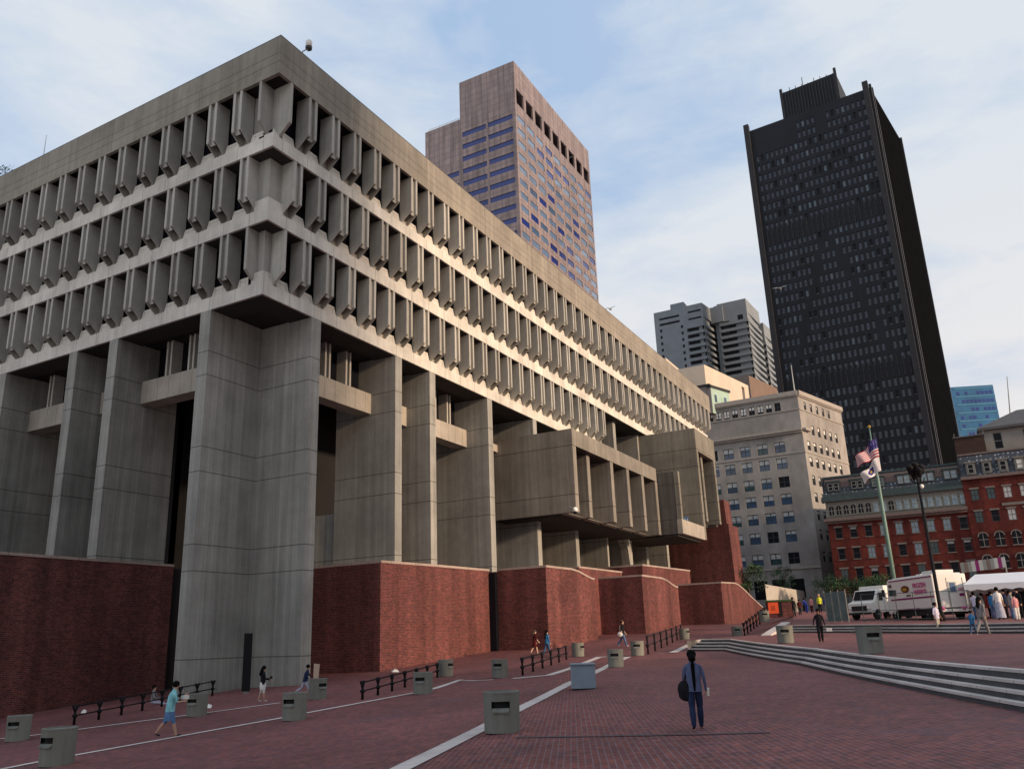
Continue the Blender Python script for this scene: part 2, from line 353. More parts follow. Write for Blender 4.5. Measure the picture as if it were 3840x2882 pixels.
band('granite_strip', [hit(*p) for p in (c4(1850, 1520), c5(1100, 1245), c5(1560, 1010), c5(1785, 915), c5(1935, 840), c5(2100, 765))], .42)
band('granite_strip', [hit(*p) for p in (c3(-300, 1400), c3(320, 1275), c3(700, 1205), c3(2212, 930), c4(690, 945), c4(940, 895), c4(2090, 680), c5(150, 1095), c5(330, 1055), c5(560, 975))], .3)
band('granite_strip', [hit(*p) for p in (c3(-200, 1040), c3(330, 985), c3(710, 935), c3(1900, 780), c3(2212, 740), c4(690, 785))], .28)
band('granite_strip', [hit(*p) for p in (c5(300, 1060), c5(540, 985), c5(700, 985), c5(860, 975))], .3)
band('granite_strip', [hit(*p) for p in (c5(1040, 965), c5(1370, 935), c5(1560, 875), c5(1840, 765), c5(1900, 765))], .45)
band('granite_strip', [hit(*p) for p in (c6(545, 600), c6(690, 530), c6(835, 475))], .5, .02)
a_, b_ = hit(*c2(665, 1272), S2), hit(*c2(950, 1088), S3)
mb = MB(); d_ = Vector((-(b_ - a_).y, (b_ - a_).x, 0)).normalized() * .3; mb.faces([a_ - d_ + Vector((0, 0, .06)), a_ + d_ + Vector((0, 0, .06)), b_ + d_ + Vector((0, 0, .06)), b_ - d_ + Vector((0, 0, .06)), a_ - d_ - Vector((0, 0, 1)), a_ + d_ - Vector((0, 0, 1)), b_ + d_ - Vector((0, 0, 1)), b_ - d_ - Vector((0, 0, 1))], [(0, 1, 2, 3), (4, 0, 3, 7), (5, 1, 2, 6), (4, 5, 1, 0)], 'granite')
tag(mb.build('kerb'), kind='structure'); skirt('kerb', [FBOT[0], FTOP[0], (60.5, 10.9)], S3 - .02, 'paving_terrace')
band('dark_brick_strip', [hit(*p) for p in (c6(-900, 1375), c6(0, 1362), c6(900, 1345), c6(1430, 1330))], .11, m='step_riser')

# ------------------------------------------------------------------ city hall
hall = empty('concrete_civic_building', (45, 45, -2))
tag(hall, 'huge cantilevered concrete building with rows of deep window fins above brick walls', 'building')
def hb(mb, name, bevel=0, parent=hall, smooth=False):
    o = mb.build(name, None, bevel, smooth); o.parent = parent
    if parent is hall: o.matrix_parent_inverse = Matrix.Translation(-Vector(hall.location))
    return o
XP = [29.9, 30.5, 31.15, 31.8]; YP = [30.83, 31.65, 32.45, 33.25]; ZB = [32.86, 28.5, 24.17, 19.85]
XE, YE = 123.5, 84.0
ZT = 35.48
mb = MB()
mb.box(XP[0], XE, YP[0], YP[0] + .22, ZB[0], ZT, 'fascia_concrete'); mb.box(XP[0], XP[0] + .22, YP[0] + .22, YE, ZB[0], ZT, 'fascia_concrete')
mb.box(XE - .6, XE, YP[0] + .22, 60, ZB[0], ZT, 'fascia_concrete')
mb.box(XP[0] + .003, XE - .003, YP[0] + .003, YP[0] + .45, ZT, ZT + .07, 'step_riser'); mb.box(XP[0] + .003, XP[0] + .45, YP[0] + .45, YE, ZT, ZT + .07, 'step_riser')
hb(mb, 'fascia')
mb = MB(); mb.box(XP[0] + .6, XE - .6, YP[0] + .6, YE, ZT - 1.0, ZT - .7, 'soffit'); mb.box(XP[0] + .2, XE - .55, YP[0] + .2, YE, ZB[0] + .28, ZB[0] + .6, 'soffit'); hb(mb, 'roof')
FS = 2.18
R0 = [32.57, 32.36, 34.23]                      # first full fin on the right face, per row
LN = [34.62 - .76, 34.36 - .76, 36.4 - .76]           # first full fin on the left face, per row
XEND = [122.9, 122.9, 82.9]
def trap(mb, P, u0, u1, zb, zt, th, m='band_concrete'):
    """spandrel panel with a raised, arched niche between two fins; P maps (u, depth, z)"""
    i = .26
    a = [(u0, zb - .05), (u1, zb - .05), (u1 - i, zt), (u0 + i, zt)]
    poly = [P(u, 0, z) for u, z in a]; poly2 = [P(u, th, z) for u, z in a]
    n = len(a); mb.faces(poly + poly2, [tuple(range(n)), tuple(range(n, 2 * n))[::-1]] + [(k, n + k, n + (k + 1) % n, (k + 1) % n) for k in range(n)], m)
    # niche: a thin dark recessed line, modelled as a shallow raised frame
    w = u1 - u0; c = (u0 + u1) / 2; fw = .035
    zn = zt - .2
    for (ua, ub, za, zb2) in ((c - .34, c - .34 + fw, zb + .55, zn), (c + .34 - fw, c + .34, zb + .55, zn), (c - .34, c + .34, zn, zn + fw)):
        q = [P(ua, -.02, za), P(ub, -.02, za), P(ub, -.02, zb2), P(ua, -.02, zb2), P(ua, .01, za), P(ub, .01, za), P(ub, .01, zb2), P(ua, .01, zb2)]
        mb.faces(q, [(0, 1, 2, 3), (0, 4, 5, 1), (1, 5, 6, 2), (2, 6, 7, 3), (3, 7, 4, 0)], m)
def fin_mesh():
    """hollow precast hood: grooved front, sloping open foot"""
    mb = MB()
    def zz(y): return -2.76 - .84 * min(y, 1.03) / 1.03
    out_ = [(0, 0), (.2, 0), (.2, .2), (.56, .2), (.56, 0), (.76, 0), (.76, 1.04), (.0, 1.04)]
    inn = [(.05, .05), (.15, .05), (.15, .25), (.61, .25), (.61, .05), (.71, .05), (.71, 1.02), (.05, 1.02)]
    n = len(out_); vs = [(x, y, 0) for x, y in out_] + [(x, y, zz(y)) for x, y in out_] + [(x, y, zz(y) if k_ not in (2, 3) else zz(.2)) for k_, (x, y) in enumerate(inn)] + [(x, y, -.3) for x, y in inn]
    fs = []
    for k_ in range(n):
        q = (k_ + 1) % n; fs += [(k_, q, n + q, n + k_), (n + k_, n + q, 2 * n + q, 2 * n + k_), (2 * n + k_, 2 * n + q, 3 * n + q, 3 * n + k_)]
    fs.append(tuple(range(n))); fs.append(tuple(range(3 * n, 4 * n))[::-1])
    mb.faces(vs, fs, 'fin_concrete'); return mb
fm = fin_mesh().build('window_fin', bevel=0); FMESH = fm.data; bpy.data.objects.remove(fm)
def half_fin():
    mb = MB(); prof = [(0, 0), (1.9, 0), (1.9, -3.6), (1.03, -3.6), (0, -2.76)]
    mb.prism([(0, y, z) for y, z in prof], (.2, 0, 0), 'fin_concrete'); return mb
hf = half_fin().build('h'); HMESH = hf.data; bpy.data.objects.remove(hf)
fins = []
for k in range(3):
    y = YP[k] + .02; z = ZB[k] + (.001 if k else .0)
    x = R0[k]
    while x + .76 < XEND[k] + .3: fins.append((Matrix.Translation((x, y, z)), FMESH)); x += FS
    if k != 1: fins.append((Matrix.Translation((R0[k] - FS + .56, y, z)), HMESH))
    # left face: local x -> -Y, local depth y -> +X
    ML = Matrix(((0, 1, 0, 0), (-1, 0, 0, 0), (0, 0, 1, 0), (0, 0, 0, 1)))
    yy = LN[k]
    while yy < YE - 6: fins.append((Matrix.Translation((XP[k] + .02, yy + .76, z)) @ ML, FMESH)); yy += FS
    if k != 1: fins.append((Matrix.Translation((XP[k] + .02, LN[k] - FS + .76 - .56 + .0 + .56 - .0, z)) @ ML, HMESH))
def seen_size(Mx):
    p = Mx @ Vector((.38, 0, -1.5)); d = p.dot(CW); u = 512 + FPX * p.dot(CR) / d; v = 384 - FPX * p.dot(CU) / d
    return -1 if (u < -15 or u > 1060) else 1 / p.length
fins.sort(key=lambda q: -seen_size(q[0]))
for Mx, me in fins[:99]:
    o = bpy.data.objects.new('window_fin', me); COL.objects.link(o); o.parent = hall
    o.matrix_parent_inverse = Matrix.Translation(-Vector(hall.location)); o.matrix_basis = Mx
mb = MB()
for Mx, me in fins[99:]:
    b = len(mb.v); mb.faces([Mx @ v.co for v in me.vertices], [tuple(p.vertices) for p in me.polygons], 'fin_concrete')
o = hb(mb, 'window_fin'); o['kind'] = 'stuff'
for k in range(3):
    X, Y, Z = XP[k + 1], YP[k + 1], ZB[k + 1]; zs = Z + .84; zt = Z + 1.5
    xe = XE if k < 2 else 83.5
    mb = MB()
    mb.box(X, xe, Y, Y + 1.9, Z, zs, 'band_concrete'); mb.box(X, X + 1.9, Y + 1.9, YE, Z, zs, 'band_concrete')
    PR = lambda u, d, z: (u, Y + .19 + d, z); PL = lambda u, d, z: (X + .19 + d, u, z)
    x = R0[k]
    if k != 1: trap(mb, PR, x - FS + .62, x, zs, zt, .2)
    else: mb.box(X, x, Y, Y + .5, zs, zt, 'band_concrete')
    while x + FS < XEND[k] + .5: trap(mb, PR, x + .76, x + FS, zs, zt, .2); x += FS
    yy = LN[k]
    if k != 1: trap(mb, PL, yy - FS + .6, yy, zs, zt, .2)
    else: mb.box(X, X + .5, Y + .5, yy, zs, zt, 'band_concrete')
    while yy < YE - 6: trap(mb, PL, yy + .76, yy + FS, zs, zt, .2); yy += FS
    # solid corner parapet
    if k != 1:
        zc_ = zt if k == 2 else zs + .12
        mb.box(X, R0[k] - FS + .56, Y, Y + 1.2, zs, zc_, 'band_concrete'); mb.box(X, X + .9, Y + 1.2, LN[k] - FS + .76, zs, zc_, 'band_concrete')
    mb.box(X + .15, xe - .1, Y + .15, Y + 1.85, Z - .03, Z + .02, 'soffit'); mb.box(X + .15, X + 1.85, Y + 1.85, YE - .1, Z - .03, Z + .02, 'soffit')  # thin strip under the band, its shade painted in over bounce light
    if k != 1: mb.box(X + .19, X + .95, LN[k] - FS + .25, LN[k] - FS + 1.02, Z + .5, Z + 1.32, 'band_concrete'); mb.box(R0[k] - FS + .3, R0[k] - FS + 1.02, Y + .19, Y + .95, Z + .5, Z + 1.32, 'band_concrete')
    hb(mb, 'spandrel_band')
    # recessed glass and corner walls
    mb = MB(); zc = ZB[k]
    gx = R0[k] + .1 if k == 1 else R0[k] - FS + .7; gy = LN[k] + .1 if k == 1 else LN[k] - FS + .9
    mb.box(gx + .1, xe, Y + .6, Y + .7, zs, zc + (.3 if k == 0 else .05), 'glass_dark'); mb.box(X + .6, X + .7, gy + .1, YE, zs, zc + (.3 if k == 0 else .05), 'glass_dark')
    hb(mb, 'ribbon_window')
    mb = MB()
    if k == 0: mb.box(X + .85, R0[k] - FS + .6, Y + .75, Y + 2.2, zs, zc, 'fin_concrete'); mb.box(X + .85, X + 2.0, Y + 2.2, LN[k] - FS + .8, zs, zc, 'fin_concrete')
    else:
        mb.box(X + .22, X + 1.25, Y + .25, Y + 1.25, zt, zc, 'fin_concrete')
        e = R0[k] if k == 1 else R0[k] - FS + .56; e2 = LN[k] if k == 1 else LN[k] - FS + .76
        mb.box(X + .95, e + .1, Y + .95, Y + 2.2, zs, zc, 'fin_concrete'); mb.box(X + .95, X + 2.0, Y + 2.2, e2, zs, zc, 'fin_concrete')
        pass
    hb(mb, 'corner_column')
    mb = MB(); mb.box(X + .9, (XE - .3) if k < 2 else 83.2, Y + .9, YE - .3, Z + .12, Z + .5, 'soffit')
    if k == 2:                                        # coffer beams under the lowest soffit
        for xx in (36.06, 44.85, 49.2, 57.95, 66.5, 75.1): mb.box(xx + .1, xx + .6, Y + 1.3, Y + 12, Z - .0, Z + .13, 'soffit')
    hb(mb, 'floor_slab')
    if k == 1:                                        # deep coffered soffit beside the tall council bay
        mb = MB()
        for q in range(8): mb.box(84 + q * 5, 84.5 + q * 5, Y + 1.3, Y + 12, Z - .05, Z + .13, 'soffit')
        hb(mb, 'soffit_beam')
# piers
def pier(x0, x1, y0, y1, z0, z1, m='pier_concrete', name='pier'):
    mb = MB(); mb.box(x0, x1, y0, y1, z0, z1, m); return hb(mb, name)
Y3, X3 = YP[3], XP[3]
mb = MB(); mb.box(36.06, 36.93, Y3 + .004, 38.4, -3.2, 19.9, 'pier_concrete'); mb.box(X3 + .004, 36.06, 37.5, 38.4, -3.2, 19.9, 'pier_concrete'); hb(mb, 'corner_pier')
for x in (44.85, 49.2, 57.95, 66.4): pier(x, x + .78, Y3 + .004, 38.6, 4.6, 19.9)
pier(75.0, 75.75, Y3 + .1, 38.6, 4.6, 19.9)
pier(83.2, 83.6, Y3 + .1, 38.6, 4.6, 24.2); pier(87.4, 88.2, Y3 + .1, 38.6, 4.6, 24.2)
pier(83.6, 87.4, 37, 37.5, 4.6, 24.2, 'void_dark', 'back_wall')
for x in (95.6, 103.6, 112, 120): pier(x, x + .8, Y3 + .1, 38.6, 4.6, 24.2)
for y in (46.2, 50.5, 58.85, 67.6, 71.9, 80.3): pier(X3 + .004, 36.8, y, y + .88, 4.2, 19.9)
# blocks seen low in the recesses
pier(44.95, 45.5, 38.6, 42.0, 4.6, 8.95)
pier(82.2, 82.9, Y3 + 1, Y3 + 2.4, 20.2, 24.2)
# lintels with windows above
def lintel_r(x0, x1, full=True):
    mb = MB(); mb.box(x0, x1, 35.4 if full else 36.0, 36.6, 15.8 if full else 16.6, 17.3, 'lintel_concrete'); o = hb(mb, 'lintel', .02)
    mb = MB(); mb.box(x0, x1, 36.6, 36.7, 17.3, 20, 'glass_dark'); g = hb(mb, 'window')
    x = x0 + 1.1
    while x < x1 - .9:
        for dx in (0, .42): mb = MB(); mb.box(x + dx, x + dx + .16, 35.75, 36.59, 17.3, 19.98, 'mullion'); hb(mb, 'mullion', parent=o)
        x += 2.18
def lintel_l(y0, y1):
    mb = MB(); mb.box(33.9, 35.1, y0, y1, 15.8, 17.35, 'lintel_concrete'); o = hb(mb, 'lintel', .02)
    mb = MB(); mb.box(35.1, 35.2, y0, y1, 17.35, 20, 'glass_dark'); hb(mb, 'window')
    y = y0 + 1.1
    while y < y1 - .9:
        for dx in (0, .42): mb = MB(); mb.box(34.25, 35.09, y + dx, y + dx + .16, 17.35, 19.98, 'mullion'); hb(mb, 'mullion', parent=o)
        y += 2.18
for a, b in ((36.93, 44.85), (45.63, 49.2), (49.98, 57.95), (58.73, 64.39)): lintel_r(a, b, a < 58)
for a, b in ((38.4, 46.2), (47.08, 50.5), (51.38, 58.85), (59.73, 67.6), (68.5, 71.9), (72.8, 80.3)): lintel_l(a, b)
# backs of the deep recesses, their shade put into a near-black colour
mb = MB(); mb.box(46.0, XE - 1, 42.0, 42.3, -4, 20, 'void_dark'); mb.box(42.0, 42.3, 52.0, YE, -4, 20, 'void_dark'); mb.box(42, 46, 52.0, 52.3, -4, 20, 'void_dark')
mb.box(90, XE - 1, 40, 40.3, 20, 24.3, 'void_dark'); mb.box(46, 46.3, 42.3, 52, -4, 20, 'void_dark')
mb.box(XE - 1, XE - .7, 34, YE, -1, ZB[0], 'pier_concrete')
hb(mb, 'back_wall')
# --- council box 1
def bay(name, X0, X1, Yf, Yb, z0, z1, zf, xs, zbot, m):
    """projecting room: solid end wall, fascia on top, vertical blades, recessed back"""
    e = empty(name); e.parent = hall; e.matrix_parent_inverse = Matrix.Translation(-Vector(hall.location))
    mb = MB(); mb.box(X0, X0 + .5, Yf, Yb, z0, z1, m); mb.build('end_wall', e); mb = MB(); mb.box(X1 - .5, X1, Yf + .61, Yb, z0, z1, m); mb.build('end_wall', e)
    mb = MB(); mb.box(X0 + .5, X1, Yf, Yf + .6, zf, z1, m); mb.build('fascia', e)
    mb = MB(); mb.box(X0 + .5, X1 - .5, Yf + .6, Yb, z1 - .5, z1 - .1, m); mb.box(X0 + .5, X1 - .5, Yf + .6, Yb, zf - .0, zf + .3, 'soffit'); mb.build('roof', e)
    for i, x in enumerate(xs):
        mb = MB(); mb.box(x, x + .72, Yf + (.003 if i else .6), Yf + 2.9, zbot[i], zf, m); mb.build('blade', e)
    mb = MB(); mb.box(X0 + .5, X1 - .5, Yf + 2.9, Yf + 3.1, z0 + .3, zf, 'glass_dark'); mb.build('window', e)
    mb = MB(); mb.box(X0 + .5, X1 - .5, Yf + 1.6, Yb, z0 - .15, z0 + .3, 'soffit'); mb.build('soffit', e)
    return e
f1 = 28.45
xs = [64.4 + 4.37 * i for i in range(6)]
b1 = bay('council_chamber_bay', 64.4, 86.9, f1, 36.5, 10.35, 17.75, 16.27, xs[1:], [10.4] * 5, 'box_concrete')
mb = MB(); mb.box(64.397, 65.12, f1 - .003, f1 + .5, 10.347, 16.27, 'box_concrete'); mb.build('blade', b1)
for i in range(5):                              # sloping sills that catch the sun
    x = 65.12 + 4.37 * i
    mb = MB(); mb.prism([(x, f1 + .9, 10.3), (x, f1 + 2.6, 10.3), (x, f1 + 2.6, 11.0)], (3.6, 0, 0), 'lintel_concrete'); mb.build('sill', b1)
# --- tall bay 2
f2 = 26.15
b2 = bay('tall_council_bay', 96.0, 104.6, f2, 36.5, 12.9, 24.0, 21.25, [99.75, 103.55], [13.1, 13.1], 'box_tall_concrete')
mb = MB(); mb.box(95.998, 96.7, f2 - .003, f2 + .3, 10.5, 21.2, 'box_tall_concrete'); mb.box(96.0, 96.5, f2 + .3, 33.5, 10.45, 12.9, 'box_tall_concrete'); mb.build('blade', b2)
mb = MB(); mb.box(87.4, 95.99, f2, f2 + .55, 10.45, 12.0, 'lintel_concrete'); mb.box(87.4, 88.0, f2, f2 + .5, 12.0, 17.3, 'box_tall_concrete'); mb.build('front_frame', b2)
mb = MB(); mb.box(87.402, 87.9, f2 + .55, 34.5, 10.45, 17.3, concrete('shaded_side_concrete', (.095, .09, .085), True, (15.9, 12.0), .03, .45)); mb.box(87.9, 96, f2 + 3.5, 34, 10.6, 17.28, 'box_tall_concrete'); mb.build('side_wall', b2)  # darker copy of the bay concrete: recess shade put into the colour
mb = MB(); mb.box(87.9, 96, f2 + .55, f2 + 3.5, 10.5, 10.9, 'soffit'); mb.box(87.5, 95.9, f2 + .6, 34, 10.2, 10.46, 'soffit'); mb.build('soffit', b2)
mb = MB()
for q in range(6):
    y = 29.55 - q * .28; mb.box(95.95, 95.985, y - .2, y, 13.0 - .05 * q, 13.55 - .05 * q, mat('sign_blue', (.03, .22, .62), .5, .05))
    mb.box(95.93, 95.951, y - .15, y - .06, 13.1 - .05 * q, 13.42 - .05 * q, mat('sign_white', (.75, .78, .8), .5, .05))
g = mb.build('blue_sign', b2)
# curved strut between the bays
mb = MB(); pts = [(87.45 - .9 * (t / 8) ** 3 * 3, 33.2, 5 + t * .65) for t in range(9)]
mb.prism([(87.4, 32.4, 5), (88.2, 32.4, 5), (88.2, 32.4, 10.4), (86.2, 32.4, 10.4), (86.9, 32.4, 9.2), (87.3, 32.4, 7.5)], (0, .9, 0), 'pier_concrete'); hb(mb, 'pier')
# --- brick volumes
def wallprof(name, x0, Yf, depth, prof, zbase, m='hall_brick', cop=True, capm='coping'):
    """brick mass; prof = [(x, z_top)...] along the front"""
    mb = MB(); poly = [(x0, Yf, zbase)] + [(prof[-1][0], Yf, zbase)] + [(x, Yf, z) for x, z in reversed(prof)]
    mb.prism(poly, (0, depth, 0), m); o = hb(mb, name)
    if cop:
        mb = MB(); t = .16
        for (xa, za), (xb, zb) in zip(prof[:-1], prof[1:]):
            mb.prism([(xa, Yf - .05, za), (xb, Yf - .05, zb), (xb, Yf - .05, zb + t), (xa, Yf - .05, za + t)], (0, depth + .05, 0), capm)
        hb(mb, 'coping', parent=o)
    return o
wallprof('brick_base', 43.0, 33.0, 12, [(43.0, 5.0), (50, 5.12), (57.0, 5.2)], -3.2)
wallprof('brick_base', 57.2, 28.1, 4.3, [(57.2, 5.2), (61.9, 5.24), (63.2, 5.15), (64.6, 4.9), (66.0, 4.68), (66.6, 4.66)], -2.0)
mb = MB(); mb.box(57.3, 64, 32.6, 45, 4.2, 5.15, 'hall_brick'); hb(mb, 'brick_base')
wallprof('brick_base', 73.0, 26.1, 4.6, [(73.0, 5.16), (78.6, 5.17), (80.2, 5.02), (81.6, 4.72), (83.0, 4.5), (83.6, 4.5)], -1.0)
b4 = wallprof('brick_base', 90.7, 23.5, 6, [(90.7, 5.12), (96.8, 5.3), (98.5, 5.15), (101, 4.7), (105, 3.8), (111, 2.6), (116, 1.7)], -1)
wallprof('brick_parapet', 68.6, 30.4, 8, [(68.6, 5.95), (79.3, 6.05)], 0)
wallprof('brick_parapet', 79.6, 28.3, 8, [(79.6, 6.65), (95.8, 6.95)], 0)
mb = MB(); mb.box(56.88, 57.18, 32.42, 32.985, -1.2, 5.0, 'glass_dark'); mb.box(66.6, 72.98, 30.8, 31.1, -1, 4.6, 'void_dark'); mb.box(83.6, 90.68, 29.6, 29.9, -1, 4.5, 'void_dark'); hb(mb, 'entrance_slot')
# brick tower at the far end
mb = MB(); mb.prism([(108, 26.0, -1), (113, 26.0, -1), (113, 26.2, 13.6), (108, 26.2, 13.6)], (0, 9.5, 0), 'hall_brick'); hb(mb, 'brick_tower')
mb = MB(); mb.prism([(108.02, 26.4, 13.6), (111, 26.4, 13.6), (111, 26.5, 16.8), (108.02, 26.5, 16.8)], (0, .9, 0), 'hall_brick'); hb(mb, 'brick_tower')
# left-hand brick screen wall
wallprof('brick_base', 8.0, 45.45, .7, [(8.0, 5.22), (37.0, 5.22)], -5, capm='coping')
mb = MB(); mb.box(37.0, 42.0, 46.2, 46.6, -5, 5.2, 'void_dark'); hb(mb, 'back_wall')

# ------------------------------------------------------------------ unseen block added behind the viewer to cast shade over the near corner
mat('shade_block_wall', (.33, .29, .26), .85, .15, .5, big=.1)
occ = empty('shade_block', (-95, -135, -1)); tag(occ, 'unseen block added behind the viewer to shade the near corner', 'building')
def facade(mb, P, u0, u1, z0, z1, holes, depth, m):
    """wall sheet with real openings and reveals; holes (u, z, w, h); P(u, d, z)"""
    us = sorted({u0, u1} | {round(v, 4) for h in holes for v in (h[0] - h[2] / 2, h[0] + h[2] / 2)}); zs = sorted({z0, z1} | {round(v, 4) for h in holes for v in (h[1] - h[3] / 2, h[1] + h[3] / 2)})
    hs = [(h[0] - h[2] / 2, h[0] + h[2] / 2, h[1] - h[3] / 2, h[1] + h[3] / 2) for h in holes]
    vs = [P(u, 0, z) for z in zs for u in us]; nu = len(us); fs = []
    import bisect
    solid = [[True] * (len(us) - 1) for _ in zs]
    for a, b, c, d in hs:
        i0, i1 = bisect.bisect_left(us, a - 1e-3), bisect.bisect_left(us, b - 1e-3); j0, j1 = bisect.bisect_left(zs, c - 1e-3), bisect.bisect_left(zs, d - 1e-3)
        for j in range(j0, j1):
            for i in range(i0, i1): solid[j][i] = False
        q = [P(a, 0, c), P(b, 0, c), P(b, 0, d), P(a, 0, d), P(a, depth, c), P(b, depth, c), P(b, depth, d), P(a, depth, d)]
        mb.faces(q, [(0, 1, 5, 4), (1, 2, 6, 5), (2, 3, 7, 6), (3, 0, 4, 7)], m)
    for j in range(len(zs) - 1):
        for i in range(nu - 1):
            if solid[j][i]: fs.append((j * nu + i, j * nu + i + 1, (j + 1) * nu + i + 1, (j + 1) * nu + i))
    mb.faces(vs, fs, m)
def plane(p, q, inward):
    """P(u, d, z) for a vertical face running from plan point p towards q"""
    p = Vector((p[0], p[1], 0)); q = Vector((q[0], q[1], 0)); t = (q - p).normalized(); n = Vector((-t.y, t.x, 0))
    if n.dot(Vector((inward[0], inward[1], 0)) - p) < 0: n = -n
    return (lambda u, d, z: tuple(p + t * u + n * d + Vector((0, 0, z)))), (q - p).length
def rel(o, parent): o.parent = parent; o.matrix_parent_inverse = Matrix.Translation(-Vector(parent.location)); return o
class Building:
    def __init__(s, name, loc, label, cat='building', group=None): s.e = empty(name, loc); tag(s.e, label, cat, group); s.w = []
    def part(s, mb, name, **k): return rel(mb.build(name, **k), s.e)
    def win(s, P, u, z, w, h, style): s.w.append((P, u, z, w, h, style))
    def finish(s, name='window'):
        s.w.sort(key=lambda q: (Vector(q[0](q[1], 0, q[2])).length) / (q[3] * q[4]) ** .5)
        rest = MB()
        for k, q in enumerate(s.w):
            if k < 99: mb = MB()
            else: mb = rest
            q[5](mb, q[0], q[1], q[2], q[3], q[4])
            if k < 99: s.part(mb, name)
        if rest.v: o = s.part(rest, name); o['kind'] = 'stuff'
def pbox(mb, P, u0, u1, d0, d1, z0, z1, m):
    v = [P(u0, d0, z0), P(u1, d0, z0), P(u1, d1, z0), P(u0, d1, z0), P(u0, d0, z1), P(u1, d0, z1), P(u1, d1, z1), P(u0, d1, z1)]
    mb.faces(v, [(3, 2, 1, 0), (4, 5, 6, 7), (0, 1, 5, 4), (1, 2, 6, 5), (2, 3, 7, 6), (3, 0, 4, 7)], m)
mb = MB(); Po, Lo = plane((-215, -122), (22, -122), (0, -150)); holes = [(3 + i * 4.2, 4 + k * 4, 2.2, 2.2) for i in range(55) for k in range(21)]
facade(mb, Po, 0, Lo, -3, 92, holes, .4, 'shade_block_wall'); mb.box(-215, 22, -122.6, -122.5, -3, 92, 'glass_dark'); mb.box(-215, 22, -150, -122.61, -3, 91.9, 'shade_block_wall')
rel(mb.build('wall'), occ)

# ------------------------------------------------------------------ window styles
mat('win_frame_dark', (.05, .055, .06), .6, .1); mat('win_frame_pale', (.45, .47, .45), .6, .1); mat('win_frame_grey', (.22, .23, .22), .6, .1)
mat('blind', (.42, .43, .42), .6, .25, 1.0); mat('blind_pale', (.75, .74, .68), .6, .1); mat('stone_lintel', (.19, .17, .155), .8, .15)
mat('glass_sky', (.15, .25, .31), .12, .35, .5, spec=.9); mat('glass_teal', (.03, .07, .075), .1, .4, .4, spec=.5)
mat('sill_grey', (.075, .085, .10), .7, .3, 1)
def sash(glass='glass_blue', frame='win_frame_dark', blind=None, d=.22, cols=2, rows=2, fw=.09):
    def f(mb, P, u, z, w, h):
        pbox(mb, P, u - w / 2, u + w / 2, d, d + .05, z - h / 2, z + h / 2, glass)
        for i in range(cols + 1):
            x = u - w / 2 + i * w / cols; x = min(max(x, u - w / 2 + fw / 2), u + w / 2 - fw / 2); pbox(mb, P, x - fw / 2, x + fw / 2, d - .05, d - .002, z - h / 2, z + h / 2, frame)
        for j in range(rows + 1):
            y = z - h / 2 + j * h / rows; y = min(max(y, z - h / 2 + fw / 2), z + h / 2 - fw / 2); pbox(mb, P, u - w / 2, u + w / 2, d - .056, d - .004, y - fw / 2, y + fw / 2, frame)
        if blind and blind[0] == 'blind_low':
            pbox(mb, P, u - w / 2 + fw, u + w / 2 - fw, d - .2, d - .001, z - h / 2 + fw, z - h / 2 + .36, 'sill_grey')
        elif blind:
            b = blind[1] * random.uniform(.75, 1.2)
            for i in range(cols):
                a0 = u - w / 2 + i * w / cols + fw; a1 = u - w / 2 + (i + 1) * w / cols - fw; pbox(mb, P, a0, a1, d - .03, d - .001, z + h / 2 - h * min(b, .95), z + h / 2 - fw, blind[0])
    return f
def arched(glass, frame='win_frame_pale', d=.2, surround=None):
    def f(mb, P, u, z, w, h):
        n = 8; r = w / 2; pts = [(u - r, z - h / 2), (u + r, z - h / 2)] + [(u + r * math.cos(math.pi * k / n), z + h / 2 - r + r * math.sin(math.pi * k / n)) for k in range(n + 1)]
        mb.faces([P(a, -.02, b) for a, b in pts], [tuple(range(len(pts)))], glass)
        for k in range(n):
            a0, a1 = math.pi * k / n, math.pi * (k + 1) / n; q = []
            for a, rr in ((a0, r), (a1, r), (a1, r + .16), (a0, r + .16)): q.append((u + rr * math.cos(a), z + h / 2 - r + rr * math.sin(a)))
            mb.faces([P(x, -.12, y) for x, y in q] + [P(x, 0, y) for x, y in q], [(0, 1, 2, 3), (2, 3, 7, 6), (0, 1, 5, 4)], surround or frame)
        pbox(mb, P, u - .04, u + .04, -.06, -.021, z - h / 2, z + h / 2, frame); pbox(mb, P, u - r, u + r, -.055, -.022, z - .04, z + .04, frame)
        pbox(mb, P, u - r - .1, u + r + .1, -.15, -.0, z - h / 2 - .14, z - h / 2, surround or frame)
    return f
def dark_slot(d=.35, g='glass_dark'):
    def f(mb, P, u, z, w, h): pbox(mb, P, u - w / 2, u + w / 2, d, d + .05, z - h / 2, z + h / 2, g)
    return f

# ------------------------------------------------------------------ beige stone office building
mat('beige_stone', (.25, .235, .22), .85, .2, .8, (1, 1, .5), bump=.3, big=.22); mat('beige_trim', (.31, .28, .25), .8, .15, 1.5)
bd = Building('stone_office_building', (175, 30, 1), 'beige stone office building with sash windows between the concrete hall and brick row')
PL_, LL = plane((167, 46), (166.6, 24.0), (190, 35)); PR_, LR = plane((166.6, 24.0), (186.2, 18.4), (180, 40))
U = lambda Y: 46 - Y
cols = [U(42.2), U(38.9), U(35.5), U(32.05), U(28.65)]; rows = [35.1, 31.8, 28.1, 24.7, 21.2, 17.5, 13.3]
hl = [(u, z, 2.1, 2.15) for u in cols for z in rows] + [(u, 7.6, 2.6, 3.6) for u in cols] + [(U(41.85 - 1.72 * i), 43.35, 1.2, 1.75) for i in range(9)]
colr = [2.2 + 2.75 * i for i in range(6)]
